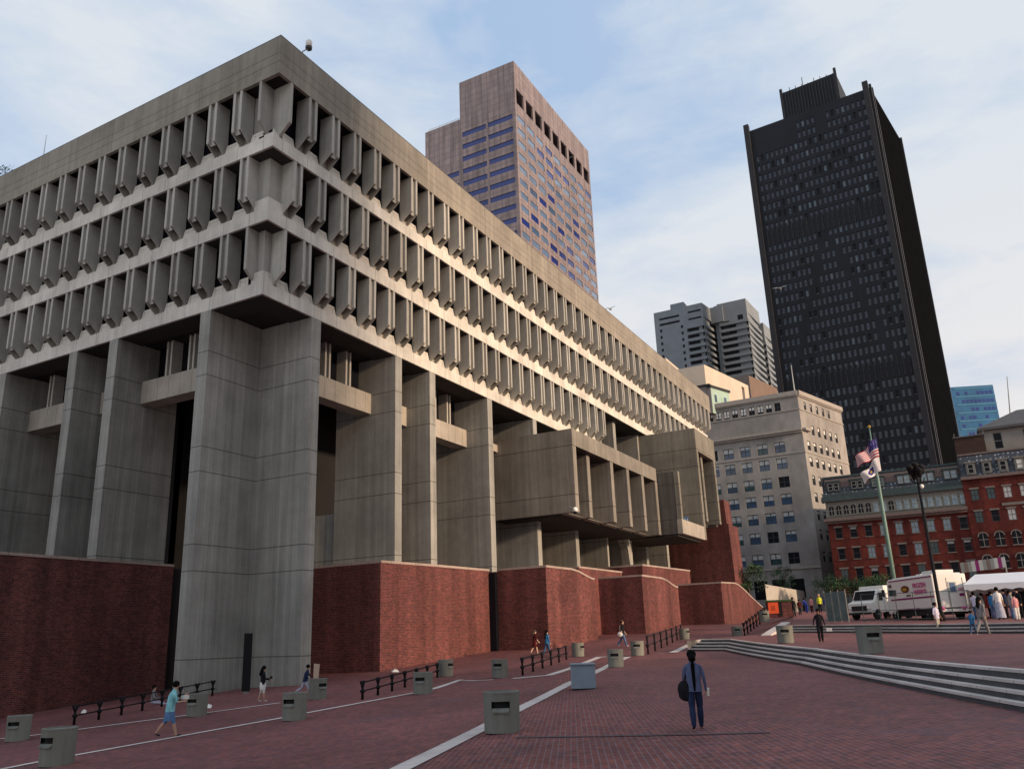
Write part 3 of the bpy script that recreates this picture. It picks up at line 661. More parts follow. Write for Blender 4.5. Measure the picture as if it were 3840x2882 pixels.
hr = [(u, z, 1.35, 1.9) for u in colr for z in rows] + [(u, 38.6, 1.2, 2.0) for u in colr[1:]] + [(u + .6, 43.35, 1.0, 1.7) for u in colr[:5]]
mb = MB(); facade(mb, PL_, 0, LL, 0, 46, hl, .3, 'beige_stone'); facade(mb, PR_, 0, LR, 0, 46, hr, .3, 'beige_stone')
mb.prism([PR_(LR, 0, 0), PR_(LR, 20, 0), PR_(LR, 20, 46), PR_(LR, 0, 46)], (.01, 0, 0), 'beige_stone')
mb.faces([PL_(0, .0, 46), PL_(LL, 0, 46), PR_(LR, 0, 46), (187, 46, 46)], [(0, 1, 2, 3)], 'beige_stone'); bd.part(mb, 'wall')
mb = MB()
for P_, Ln, a in ((PL_, LL, 0), (PR_, LR, .0)):
    for z0, z1, pr in ((45.2, 46.1, .45), (44.95, 45.2, .25), (42.2, 42.45, .15), (33.5, 33.75, .12)): pbox(mb, P_, 0, Ln, -pr, .003, z0, z1, 'beige_trim')
pbox(mb, PL_, 0, LL, -.8, .003, 37.9, 38.35, 'beige_trim'); pbox(mb, PL_, 0, LL, -.45, .003, 37.5, 37.9, 'beige_trim'); pbox(mb, PR_, 0, 2.6, -.8, .003, 37.9, 38.35, 'beige_trim')
pbox(mb, PL_, 0, LL, -.2, .003, 11.2, 11.6, 'beige_trim')
bd.part(mb, 'cornice')
sty = [sash(blind=('blind', .45)), sash('glass_blue', blind=('blind', .3)), sash('glass_dark'), sash('glass_teal', blind=('blind', .5))]
for u, z, w_, h_ in hl:
    if z > 43: bd.win(PL_, u, z, w_, h_, random.choice([sash('glass_dark', blind=('blind_pale', .5), rows=2), sash('glass_dark'), sash('glass_dark', blind=('blind_pale', .7))]))
    elif z < 10: bd.win(PL_, u, z, w_, h_, dark_slot(.28))
    else: bd.win(PL_, u, z, w_, h_, random.choice(sty))
for u, z, w_, h_ in hr: bd.win(PR_, u, z, w_, h_, sash('glass_dark', blind=('blind_pale', .4)) if 30 < z < 42 else sash('glass_dark', blind=('blind', .35)))
bd.finish()
mb = MB(); mb.tube([(168, 24.6, 46), (168, 24.6, 52)], [.12, .05], 'win_frame_pale'); bd.part(mb, 'flag_mast')

# ------------------------------------------------------------------ brick crescent with slate mansard
def slate(name):
    m, n, l, b = nmat(name); b.inputs['Roughness'].default_value = .6
    t = n.new("ShaderNodeTexCoord"); s_ = n.new("ShaderNodeSeparateXYZ"); l.new(t.outputs['Object'], s_.inputs[0]); cb = n.new("ShaderNodeCombineXYZ")
    l.new(s_.outputs[1], cb.inputs[0]); l.new(s_.outputs[2], cb.inputs[1])
    vo = n.new("ShaderNodeTexVoronoi"); vo.inputs['Scale'].default_value = 1.7; vo.inputs['Randomness'].default_value = .35; l.new(cb.outputs[0], vo.inputs[0])
    r = n.new("ShaderNodeValToRGB"); r.color_ramp.elements[0].position = .2; r.color_ramp.elements[1].position = .26
    r.color_ramp.elements[0].color = (.26, .28, .32, 1); r.color_ramp.elements[1].color = (.03, .037, .05, 1); l.new(vo.outputs['Distance'], r.inputs[0]); l.new(r.outputs[0], b.inputs['Base Color']); MATS[name] = m
slate('slate'); mat('verdigris', (.05, .075, .08), .7, .25, 1.5); mat('cream_stone', (.20, .20, .18), .8, .15); mat('brown_stone', (.17, .13, .12), .8, .2)
ca = Building('brick_row_building', (148, 8, 1), 'red brick row with arcaded stone storey and slate mansard behind the flagpole')
PA, LA = plane((143, 18.6), (143, -1.35), (160, 5)); UA = lambda Y: 18.6 - Y
wx = [UA(17.18 - 2.22 * i) for i in range(9)]
ha = [(u, z, 1.05, 1.75) for u in wx for z in (14.85, 11.5)] + [(u, 8.0, 1.1, 2.3) for u in wx] + [(u, 3.6, 1.3, 3.0) for u in wx]
mb = MB(); facade(mb, PA, 0, LA, 0, 16.9, ha, .25, 'crescent_brick'); mb.box(143.32, 185, -1.3, 18.3, 0, 23.7, 'brown_stone'); mb.box(143.02, 158, 18.6, 18.7, 0, 16.9, 'crescent_brick'); ca.part(mb, 'wall')
mb = MB(); pbox(mb, PA, 0, LA, -.05, .3, 17.2, 20.0, 'cream_stone'); ca.part(mb, 'arcade_storey')
mb = MB(); pbox(mb, PA, -.5, LA + .1, -.7, .3, 16.75, 17.2, 'brown_stone'); pbox(mb, PA, -.3, LA, -.35, .3, 16.4, 16.75, 'brown_stone'); pbox(mb, PA, -.5, LA, -.5, .3, 19.98, 20.5, 'verdigris'); pbox(mb, PA, -.3, LA, -.25, .3, 20.5, 21.2, 'verdigris'); ca.part(mb, 'cornice')
mb = MB(); q = [PA(-.1, -.1, 21.2), PA(LA, -.1, 21.2), PA(LA, 1.0, 24.0), PA(-.1, 1.0, 24.0)]; mb.faces(q, [(0, 1, 2, 3)], 'slate')
pbox(mb, PA, -.1, LA, .8, 9, 23.95, 24.25, 'verdigris'); pbox(mb, PA, -.1, -.0, 0, 9, 20, 24, 'slate'); ca.part(mb, 'mansard_roof')
mb = MB()
for u, z, w_, h_ in ha: pbox(mb, PA, u - w_ / 2 - .15, u + w_ / 2 + .15, -.08, .05, z + h_ / 2 - .02, z + h_ / 2 + .22, 'stone_lintel'); pbox(mb, PA, u - w_ / 2 - .1, u + w_ / 2 + .1, -.1, .05, z - h_ / 2 - .12, z - h_ / 2, 'stone_lintel')
ca.part(mb, 'lintels')['kind'] = 'stuff'
sa = [sash('glass_sky', 'win_frame_grey', d=.18), sash('glass_teal', 'win_frame_dark', d=.18), sash('glass_dark', 'win_frame_dark', d=.18, cols=1), sash('glass_dark', 'win_frame_dark', ('blind', .3), d=.18, cols=1)]
pick = [2, 3, 2, 0, 0, 0, 0, 0, 2] + [2, 2, 0, 0, 2, 0, 1, 3, 3] + [1, 2, 3, 2, 2, 1, 2, 2, 1] + [1] * 9
k = 0
for zi, z in enumerate((14.85, 11.5, 8.0, 3.6)):
    for u in wx: ca.win(PA, u, z, 1.05 if z > 9 else (1.1 if z > 5 else 1.3), 1.75 if z > 9 else (2.3 if z > 5 else 3.0), sa[pick[k]]); k += 1
PA2, _ = plane((142.95, 18.6), (142.95, -1.35), (160, 5))
for i in range(18): ca.win(PA2, UA(17.78 - 1.11 * i), 18.5, .72, 1.55, arched('glass_dark' if i in (0, 1, 2, 3, 4, 5, 8) else 'glass_sky', 'win_frame_grey', surround='cream_stone'))
def dormer(u, z, w_, h_, P, st, glass, bld, m='verdigris'):
    mb = MB(); pbox(mb, P, u - w_ / 2 - .15, u + w_ / 2 + .15, -.1, 1.2, z - h_ / 2 - .1, z + h_ / 2 + .1, m); pbox(mb, P, u - w_ / 2 - .3, u + w_ / 2 + .3, -.25, 1.2, z + h_ / 2 + .1, z + h_ / 2 + .3, m)
    o = bld.part(mb, 'dormer'); mb = MB()
    for s_ in ((-.26, .26) if w_ > 1 else (0,)): sash(glass, 'win_frame_grey', d=-.12, cols=1)(mb, P, u + s_ * w_, z, w_ * (.44 if w_ > 1 else .85), h_ * .9)
    o2 = mb.build('window'); rel(o2, bld.e); o2.parent = o; o2.matrix_parent_inverse = Matrix.Identity(4)
    return o
for Y, g in ((17.0, 'glass_dark'), (13.4, 'glass_dark'), (10.3, 'glass_teal'), (6.55, 'glass_sky'), (3.2, 'glass_sky'), (0, 'glass_sky')): dormer(UA(Y), 22.35, 1.75, 1.35, PA, 0, g, ca)
ca.finish()
cb_ = Building('tall_brick_row_building', (148, -10, 1), 'taller red brick building with round-headed windows and slate roof at the right')
PB, LB = plane((142.7, -1.36), (142.7, -22), (160, -10)); UB = lambda Y: -1.36 - Y
bx = [UB(-2.75 - 2.12 * i) for i in range(9)]
hb_ = [(u, z, 1.05, 1.7) for u in bx for z in (18.85, 15.5)]
mb = MB(); facade(mb, PB, 0, LB, 0, 21.2, hb_, .22, 'crescent_brick'); mb.box(142.72, 158, -1.36, -1.3, 0, 21.2, 'crescent_brick'); cb_.part(mb, 'wall')
for u, z, w_, h_ in hb_: cb_.win(PB, u, z, w_, h_, random.choice(sa[1:3]) if u < 4 else sash('blind_pale', 'win_frame_grey', d=.18))
PB2, _ = plane((142.65, -1.36), (142.65, -22), (160, -10))
for u in bx:
    for z in (12.1, 8.8, 4.5): cb_.win(PB2, u, z, 1.15, 2.0, arched('glass_dark', 'win_frame_grey', surround='stone_lintel'))
mb = MB(); pbox(mb, PB, -.1, LB, -.4, .3, 21.2, 21.65, 'brown_stone'); cb_.part(mb, 'cornice')
mb = MB()
for u, z, w_, h_ in hb_: pbox(mb, PB, u - w_ / 2 - .12, u + w_ / 2 + .12, -.08, .05, z + h_ / 2 - .02, z + h_ / 2 + .22, 'stone_lintel')
pbox(mb, PB, 4.6, 16, -.06, .02, 16.85, 17.25, 'stone_lintel'); cb_.part(mb, 'lintels')['kind'] = 'stuff'
mb = MB(); mb.faces([PB(0, -.1, 21.65), PB(LB, -.1, 21.65), PB(LB, 1.6, 25.3), PB(0, 1.6, 25.3)], [(0, 1, 2, 3)], 'slate'); pbox(mb, PB, 0, LB, 1.4, 10, 25.2, 25.45, 'brown_stone'); pbox(mb, PB, -.02, .05, .1, 8, 21.2, 25.3, 'slate'); cb_.part(mb, 'mansard_roof')
for i in range(6): dormer(UB(-2.85 - 2.12 * i), 22.8, .95, 1.6, PB, 0, 'glass_dark' if i < 3 else 'blind_pale', cb_, 'cream_stone')
cb_.finish()
# penthouse wall and gabled stone house behind
mat('rust_dark', (.05, .03, .025), .9, .3, 2); mat('slate_plain', (.08, .08, .085), .7, .2, 1)
gb = Building('gabled_stone_house', (158, -12, 20), 'grey stone house with hipped slate roof above the slate mansard')
PG, LG = plane((150, -5.6), (150, -24), (165, -12)); hg = [(u, 28.0, 1.2, 2.6) for u in (1.9, 6.0, 10, 14)]
mb = MB(); facade(mb, PG, 0, LG, 20, 30.2, hg, .3, 'beige_stone'); mb.box(150.02, 163, -5.6, -5.5, 20, 30.2, 'beige_stone'); gb.part(mb, 'wall')
mb = MB(); mb.faces([(149.3, -4.9, 30.2), (149.3, -25, 30.2), (156, -20, 33.8), (156, -11.2, 33.8), (163, -4.9, 30.2)], [(0, 1, 2, 3), (0, 3, 4)], 'slate_plain'); pbox(mb, PG, -.7, LG, -.7, .0, 29.8, 30.2, 'slate_plain'); gb.part(mb, 'roof')
for u, z, w_, h_ in hg: gb.win(PG, u, z, w_, h_, sash('glass_dark', 'win_frame_grey', cols=1))
gb.finish()
ph = Building('rooftop_shed', (150, -2, 25), 'dark rusty rooftop plant enclosure on the tall brick building')
mb = MB(); mb.box(145.5, 149.4, -5.5, -1.4, 25.46, 28.3, 'rust_dark'); ph.part(mb, 'wall'); mb = MB(); mb.box(145.3, 149.6, -5.6, -1.2, 28.3, 28.5, 'slate_plain')
for i in range(5): mb.tube([(145.4, -5.5 + i, 28.5), (145.4, -5.5 + i, 29.0)], .04, 'win_frame_grey', 5)
ph.part(mb, 'roof')

# ------------------------------------------------------------------ salmon granite tower
brickmat('pink_granite', (.215, .172, .170), (.178, .14, .14), (.12, .10, .105), bw=1.75, bh=1.9, off=0.0, msize=.09, var=.12, big=.1, rough=.5, spec=.4)
mat('glass_navy', (.015, .03, .16), .1, .25, .1, spec=.6); mat('glass_steel', (.10, .16, .27), .08, .3, .15, spec=.7)
st = Building('pink_granite_tower', (180, 95, 1), 'tall pink granite office tower with blue ribbon windows behind the concrete hall')
P1, L1 = plane((166.3, 101.6), (166.3, 84.3), (190, 90)); P1b, L1b = plane((166.31, 113.2), (166.31, 101.6), (190, 110)); P2_, L2_ = plane((166.3, 84.3), (216.8, 84.3), (190, 90))
zr_ = [133.0 - 3.8 * i for i in range(34)]
h1 = [(u, z, 7.6, 1.5) for z in zr_ for u in (4.35, 12.55)]; h1b = [(5.8, z, 10.4, 1.5) for z in zr_ if z < 124]
h2 = [(3.1 + 5.57 * i, z, 4.3, 1.7) for z in zr_ for i in range(9)]; hm = [(2.95 + 5.57 * i, 139.6, 4.2, 4.6) for i in range(9)]
mb = MB(); facade(mb, P1, 0, L1, 0, 150, h1, .25, 'pink_granite'); facade(mb, P2_, 0, L2_, 0, 150, h2 + hm, .5, 'pink_granite'); facade(mb, P1b, 0, L1b, 0, 138.2, h1b, .25, 'pink_granite')
mb.faces([(166.3, 84.3, 150), (216.8, 84.3, 150), (216.8, 101.6, 150), (166.3, 101.6, 150)], [(0, 1, 2, 3)], 'pink_granite'); mb.box(166.4, 216, 101.5, 101.6, 130, 149.9, 'pink_granite'); mb.box(216.7, 216.8, 84.32, 101, 0, 149.9, 'pink_granite'); mb.box(166.4, 200, 101.61, 113.2, 138.1, 138.19, 'pink_granite')
st.part(mb, 'wall')
for u, z, w_, h_ in h1: st.win(P1, u, z, w_, h_, sash('glass_navy', 'glass_navy', d=.2, cols=1, rows=1, fw=.02))
for u, z, w_, h_ in h1b: st.win(P1b, u, z, w_, h_, sash('glass_navy', 'glass_navy', d=.2, cols=1, rows=1, fw=.02))
mat('glass_steel_dark', (.05, .09, .17), .1, .3, .15, spec=.6)
for u, z, w_, h_ in h2: gs = random.choice(['glass_steel', 'glass_steel', 'glass_steel_dark', 'glass_navy']); st.win(P2_, u, z, w_, h_, sash(gs, gs, d=.12, cols=1, rows=1, fw=.02))
for u, z, w_, h_ in hm: st.win(P2_, u, z, w_, h_, dark_slot(3, 'void_dark'))
st.finish()
mb = MB()
for i in range(12): mb.tube([(167 + i * .02, 102.5 + i * .9, 138.2), (167, 102.5 + i * .9, 139.2)], .06, 'win_frame_pale', 5)
mb.tube([(167, 102.3, 139.2), (167, 112.6, 139.2)], .06, 'win_frame_pale', 5); st.part(mb, 'roof_railing')

# ------------------------------------------------------------------ dark tower
mat('dark_steel', (.008, .010, .015), .6, .3, .3, (1, 1, .1), spec=.25, big=.15); mat('dark_steel_edge', (.022, .022, .026), .6, .2, .5, spec=.25); mat('glass_tower', (.022, .032, .055), .25, .6, .5, spec=.45)
mat('glass_lit', (.09, .12, .15), .2, .3, 1)
dt = Building('dark_steel_tower', (300, 25, 1), 'very tall dark steel office tower with braced facade and stepped penthouse')
PD, LD = plane((281.5, 46.3), (278.0, 2.7), (320, 20)); PE, LE = plane((278.0, 2.7), (322.2, -4.5), (320, 20))
hd = []
for k in range(43):
    z = 176 - 4.05 * k
    if 132 < z < 139.5 or 76 < z < 82: 
        continue
    for i in range(23):
        u = 3.4 + i * 1.72
        apex = 22.5; leg = (133 - z) / 46.0
        if 0 < leg < 1.15 and (abs(u - (apex - 15.5 * leg)) < 1.0 or abs(u - (apex + 13.5 * leg)) < 1.0): continue
        if z < 76 and abs(u - (8 + (76 - z) * .42)) < 1.2: continue
        if z > 168 and not (8 < i < 13 or i > 14): continue
        hd.append((u, z, .98, 2.5))
mb = MB(); facade(mb, PD, 0, LD, 0, 180.5, hd, .4, 'dark_steel'); facade(mb, PE, 0, LE, 0, 182, [], .4, mat('dark_steel_side', (.0045, .005, .006), 1, .2, .3, spec=0.0)); mb.faces([PD(0, 0, 180.5), PD(LD, 0, 180.5), PE(LE, 0, 180.5), (325, 40, 180.5)], [(0, 1, 2, 3)], 'dark_steel')  # side face takes a darker steel copy, shade set by colour against the sun
for z in (134.0, 137.6, 78, 81):
    for i in range(23): pbox(mb, PD, 3.1 + i * 1.72, 3.5 + i * 1.72, -.25, .05, z - 1.7, z + 1.7, 'dark_steel_edge')
dt.part(mb, 'wall')
mb = MB()
for u in (0.0, LD - 1.9): pbox(mb, PD, u, u + 1.8, -1.2, .6, 0, 183, 'dark_steel_edge')
for u in (.8, 3.4, LE - 1.6): pbox(mb, PE, u, u + .9, -.6, .1, 0, 182.5, 'dark_steel_edge')
dt.part(mb, 'corner_column')
for q in hd: dt.win(PD, *q, sash('glass_lit' if random.random() < .05 else random.choice(['glass_tower'] * 7 + ['glass_dark']), 'dark_steel_edge', ('blind_low', 1.0) if q[1] < 130 and random.random() < .95 else None, d=.3, cols=1, rows=1, fw=.07))
dt.finish()
mb = MB(); PH, LH = plane((283.5, 32.0), (281.6, 12.5), (300, 20)); pbox(mb, PH, 0, LH, 0, 16, 180.5, 193.3, 'dark_steel')
for i in range(18): pbox(mb, PH, .4 + i * 1.07, .75 + i * 1.07, -.3, 0, 181.5, 192.6, 'dark_steel_edge')
pbox(mb, PH, -.3, .6, -.4, .5, 180.5, 195, 'dark_steel_edge'); pbox(mb, PH, LH - .6, LH + .3, -.4, .5, 180.5, 195.2, 'dark_steel_edge')
for i in range(9): mb.tube([PH(1 + i * 2.2, .5, 193.2), PH(1 + i * 2.2, .5, 193.9 + (i * 7 % 4) * .35)], .12, 'dark_steel_edge', 5)
mb.tube([PH(8, .5, 193), PH(8, .5, 197)], .14, 'dark_steel_edge', 5); dt.part(mb, 'penthouse')

# ------------------------------------------------------------------ pale terraced residential towers
mat('pale_concrete', (.19, .215, .24), .85, .12, .3); mat('cream_wall', (.50, .43, .35), .85, .08, .3, big=.05); mat('teal_panel', (.30, .42, .36), .7, .2, .3); mat('brown_panel', (.17, .12, .095), .8, .1, .3)
rt = Building('terraced_apartment_tower', (330, 90, 1), 'pale concrete apartment tower with stacked balconies left of the dark tower')
def terraced(bld, p, q, r_, top, u_split, wins, zlow=60):
    Pa, La = plane(p, q, r_); Pb, Lb = plane(q, r_, (p[0] + 30, p[1]))
    mb = MB(); pbox(mb, Pa, 0, La, .9, 25, zlow, top, 'pale_concrete'); pbox(mb, Pb, .5, Lb, .9, 14, zlow, top - .02, 'pale_concrete'); pbox(mb, Pa, 0, u_split, 0, .9, zlow, top, 'pale_concrete'); pbox(mb, Pa, u_split, La, 0, .9, top - 9, top, 'pale_concrete'); pbox(mb, Pb, 0, Lb, 0, .9, top - 6, top, 'pale_concrete'); bld.part(mb, 'wall')
    z = top - 9; mb = MB(); g = MB()
    while z > zlow:
        pbox(mb, Pa, u_split, La, -.25, .9, z - 1.35, z - .1, 'pale_concrete'); pbox(mb, Pb, 0, Lb, -.25, .9, z - 1.35, z - .1, 'pale_concrete')
        pbox(g, Pa, u_split + .3, La - .2, .85, .89, z - 2.9, z - 1.3, 'glass_dark'); pbox(g, Pb, .6, Lb - .5, .85, .89, z - 2.9, z - 1.3, 'glass_dark'); z -= 2.95
    bld.part(mb, 'balcony')['kind'] = 'stuff'; bld.part(g, 'window')['kind'] = 'stuff'
    mb = MB()
    for u, z, w_, h_ in wins: pbox(mb, Pa, u, u + w_, -.03, .05, z, z + h_, 'glass_dark')
    if wins: bld.part(mb, 'window')['kind'] = 'stuff'
terraced(rt, (325, 101.3), (325, 80), (346, 77), 135, 14, [(2.2, 131, 9, .9), (2.2, 128.4, 9, 1.0)] + [(u, 125.5 - 2.95 * k, .9, 1.3) for u in (2.2, 11.5) for k in range(12)] + [(15, 131.5, 5.6, .8), (15, 128.3, 5.6, .8)])
mb = MB(); mb.box(328, 334, 88.5, 94.5, 135, 138.5, 'pale_concrete'); rt.part(mb, 'roof_plant')
rt.finish()
rt2 = Building('terraced_apartment_tower', (345, 68, 1), 'second pale apartment tower half hidden by the dark tower edge')
terraced(rt2, (334.5, 76), (334.5, 63.7), (354, 62.4), 136.5, .5, [(2.0, 122, 2.6, 6), (8.3, 127.5, 2.2, 2.2)]); terraced(rt2, (356, 66), (356, 61.5), (372, 60), 132, .5, [])
mb = MB(); mb.box(333.5, 340, 73.5, 79.0, 128, 135.2, 'pale_concrete'); rt2.part(mb, 'roof_plant'); rt2.finish()
cr = Building('cream_block', (190, 48, 1), 'plain cream windowless block lit by low sun beyond the hall roof')
PC1, LC1 = plane((181.5, 56), (181.3, 45.6), (200, 60)); PC2, LC2 = plane((181.3, 45.6), (204.6, 40.9), (200, 60))
mb = MB(); facade(mb, PC1, 0, LC1, 5, 60, [], .1, 'cream_wall'); facade(mb, PC2, 0, LC2, 5, 60, [(20.4, 56.3, 1.6, 5.2)], .6, 'cream_wall'); mb.faces([PC1(0, 0, 60), PC1(LC1, 0, 60), PC2(LC2, 0, 60), (206, 56, 60)], [(0, 1, 2, 3)], 'cream_wall'); mb.box(183, 199, 55, 58.0, 55, 64.0, 'cream_wall'); cr.part(mb, 'wall')
mb = MB(); pbox(mb, PC2, 19.5, 21.3, .55, .6, 53.5, 59, 'beige_trim'); cr.part(mb, 'louver')
tb = Building('teal_rooftop_box', (168, 42, 40), 'small teal panelled rooftop box above the beige stone building')
PT, LT = plane((165.9, 44.5), (165.7, 40.9), (172, 43)); PT2, LT2 = plane((165.7, 40.9), (172.2, 38.7), (172, 44))
mb = MB(); pbox(mb, PT, 0, LT, 0, 6, 44, 50, 'pink_granite'); tb.part(mb, 'side_wall'); mb = MB(); pbox(mb, PT2, 0.1, LT2, -.05, .3, 44, 49.6, 'teal_panel'); tb.part(mb, 'wall'); mb = MB(); pbox(mb, PT2, -.2, LT2 + .3, -.3, 3, 49.6, 50.1, 'dark_steel_edge'); pbox(mb, PT, -.2, LT, -.3, 1, 50.0, 50.4, 'dark_steel_edge'); tb.part(mb, 'roof')
for u in (1.6, 5.2): mb = MB(); pbox(mb, PT2, u - .4, u + .4, -.1, -.05, 46.6, 48.2, 'glass_blue'); tb.part(mb, 'window')
br = Building('brown_block', (240, 45, 1), 'brown rooftop block between the cream block and dark tower')
PB1, LB1 = plane((234, 54), (235.2, 46.5), (250, 50)); PB3, LB3 = plane((235.2, 46.5), (254, 42.2), (250, 55))
mb = MB(); facade(mb, PB1, 0, LB1, 5, 72, [], .1, 'slate_plain'); facade(mb, PB3, 0, LB3, 5, 72, [], .1, 'brown_panel'); mb.faces([PB1(0, 0, 72), PB1(LB1, 0, 72), PB3(LB3, 0, 72)], [(0, 1, 2)], 'brown_panel'); br.part(mb, 'wall')
mat('blue_glass', (.02, .10, .21), .12, .35, .12, spec=.6)
bt = Building('blue_glass_tower', (445, -15, 1), 'distant blue glass office tower right of the dark steel tower')
PQ, LQ = plane((437, -8.0), (444, -24.6), (460, -10)); mb = MB(); pbox(mb, PQ, -10, LQ, 0, 20, 0, 110, 'blue_glass')
for k in range(20): pbox(mb, PQ, 0, LQ, -.25, 0, 108.6 - k * 4, 109.2 - k * 4, mat('blue_band', (.05, .17, .27), .4, .15))
bt.part(mb, 'curtain_wall'); mb = MB()
for k in range(20):
    for i in range(9):
        if random.random() < .55: pbox(mb, PQ, 1 + i * 1.85, 2.3 + i * 1.85, -.1, 0, 105.8 - k * 4, 107.3 - k * 4, 'glass_navy')
bt.part(mb, 'window')['kind'] = 'stuff'
ra = MB(); p = atX(3776, 1410, 300); q = atX(3790, 1575, 300); ra.tube([(q.x, q.y, q.z - 20), tuple(q), tuple(p)], [.25, .2, .1], 'win_frame_grey', 5)
tag(ra.build('radio_mast'), 'thin radio mast on the skyline above the grey stone house', 'mast')

# ------------------------------------------------------------------ concrete litter bins
def bin_proto():
    e = empty('litter_bin'); r, h, n = .40, .82, 36
    mb = MB(); zs = [0, .03, .46, .64, .76, h]; rs = [r * .95, r * .955, r * .975, r * .985, r * .99, r]
    vs = [(rs[j] * math.sin(2 * math.pi * i / n), -rs[j] * math.cos(2 * math.pi * i / n), z) for j, z in enumerate(zs) for i in range(n)]
    fs = [(j * n + i, j * n + (i + 1) % n, (j + 1) * n + (i + 1) % n, (j + 1) * n + i) for j in range(5) for i in range(n) if not (j == 2 and (i < 3 or i >= n - 3))]
    mb.faces(vs, fs, 'bin_concrete'); mb.lathe((0, 0, h - .02), [(r * .995, -.02), (r * 1.004, 0), (r * 1.0, .03), (r * .82, .035), (r * .8, .0)], 'bin_concrete', n)
    mb.build('body', e, smooth=False)
    mb = MB(); mb.lathe((0, 0, .02), [(r * .8, 0), (r * .8, h - .05)], 'void_dark', 20); mb.build('liner', e)
    mb = MB(); mb.prism([(-.17, -r * 1.02, .40), (.17, -r * 1.02, .40), (.19, -r * .8, .46), (-.19, -r * .8, .46)], (0, 0, .05), 'bin_concrete'); mb.build('ledge', e, bevel=.01)
    return e
bp = bin_proto(); first = True
BINS = [(105, 1656, -.75, 0, 'nearest concrete litter bin at the lower left edge of the plaza'), (25, 1601, -.5, 0, 'concrete litter bin cut by the left edge behind the nearest one'),
 (418, 1547, -.6, 0, 'concrete litter bin just behind the man in the turquoise shirt'), (630, 1556, -.55, 0, 'concrete litter bin on the long pale strip in front of the corner pier'),
 (682, 1510, .6, 0, 'concrete litter bin beside the person carrying a board'), (912, 1499, -.35, 0, 'concrete litter bin at the near end of a pale strip before the second railing'),
 (962, 1460, .75, 0, 'concrete litter bin at the far end of the second black railing'), (1080, 1463, -.3, 0, 'concrete litter bin standing alone between the second and third railings'),
 (1085, 1584, -.05, 0, 'large foreground concrete litter bin standing on the wide pale strip'), (1250, 1417, .8, 0, 'concrete litter bin at the far end of the third railing near the walking pair'),
 (1333, 1440, -.15, 0, 'concrete litter bin beyond the blue grey box on the wide strip'), (1380, 1415, -.1, 0, 'concrete litter bin at the near end of the fourth railing'),
 (1481, 1380, .8, 0, 'concrete litter bin at the far end of the fourth railing'), (1596, 1376, .1, 0, 'concrete litter bin at the near end of the farthest railing above the steps'),
 (1655, 1342, .2, S3, 'small distant concrete litter bin at the end of the farthest railing'), (1703, 1388, .0, S2, 'concrete litter bin on the upper terrace left of the man in black'),
 (1893, 1411, .35, S2, 'concrete litter bin at the top edge of the long steps')]
k22 = 3840 / 2212
mat('green_leaf_dark', (.04, .09, .03), .8, .5, 3)
for x, y, s_, off, lab in BINS:
    b = bp if first else copy_tree(bp); first = False
    p = hit(x * k22, y * k22, off); b.location = p + Vector((CW.x, CW.y, 0)).normalized() * .33; b.location.z = p.z + .01
    b.rotation_euler = (0, 0, math.atan2(p.x, -p.y) - math.pi + math.asin(s_) if False else math.atan2(-p.y, -p.x) + math.pi / 2 + math.asin(s_))
    tag(b, lab, 'litter bin', 'concrete litter bins on the plaza')

# ------------------------------------------------------------------ black post railings
mat('black_iron', (.007, .007, .009), .75, .2, 5, spec=.2)
def railing(p0, p1, n, lab, S=1.0, off=0.0):
    a, b = hit(*p0), hit(*p1, off); e = empty('post_railing', a); tag(e, lab, 'railing', 'black post railings along the hall front')
    L_ = (b - a)
    for i in range(n):
        p = a + L_ * (i / (n - 1)); p.z = G1(p.x, p.y) - a.z + off * i / (n - 1); p.x -= a.x; p.y -= a.y; d = Vector((L_.x, L_.y, 0)).normalized()
        mb = MB(); mb.tube([p, p + Vector((0, 0, .3 * S)), p + Vector((0, 0, .36 * S)), p + Vector((0, 0, .42 * S)), p + Vector((0, 0, .48 * S)), p + Vector((0, 0, .62 * S))], [.06, .05, .11, .11, .05, .05], 'black_iron', 10)
        for s_ in (-1, 1): mb.tube([p + Vector((0, 0, .56 * S)), p + d * .07 * s_ + Vector((0, 0, .68 * S)), p + d * .16 * s_ + Vector((0, 0, .84 * S))], [.045, .05, .065], 'black_iron', 8)
        mb.build('post', e, smooth=True)
    for z in (.80, .40):
        mb = MB(); pts = []
        for i in range(n): p = a + L_ * (i / (n - 1)); pts.append((p.x - a.x, p.y - a.y, G1(p.x, p.y) - a.z + z * S + off * i / (n - 1)))
        mb.tube(pts, .03, 'black_iron', 8); mb.build('rail', e)
railing((277, 2715), (796, 2606), 8, 'black iron railing along the shaded brick wall at the left', .9)
railing((1359, 2621), (1640, 2538), 7, 'black iron railing in front of the first lit brick bay', .82)
railing((1960, 2530), (2124, 2471), 6, 'black iron railing beside the walking pair and blue grey box', .95)
railing((2431, 2450), (2556, 2390), 7, 'black iron railing left of the head of the long steps', 1.25)
railing((2793, 2383), (2872, 2323), 8, 'farthest black iron railing beside the last sloping brick wall', 1.2, S3)

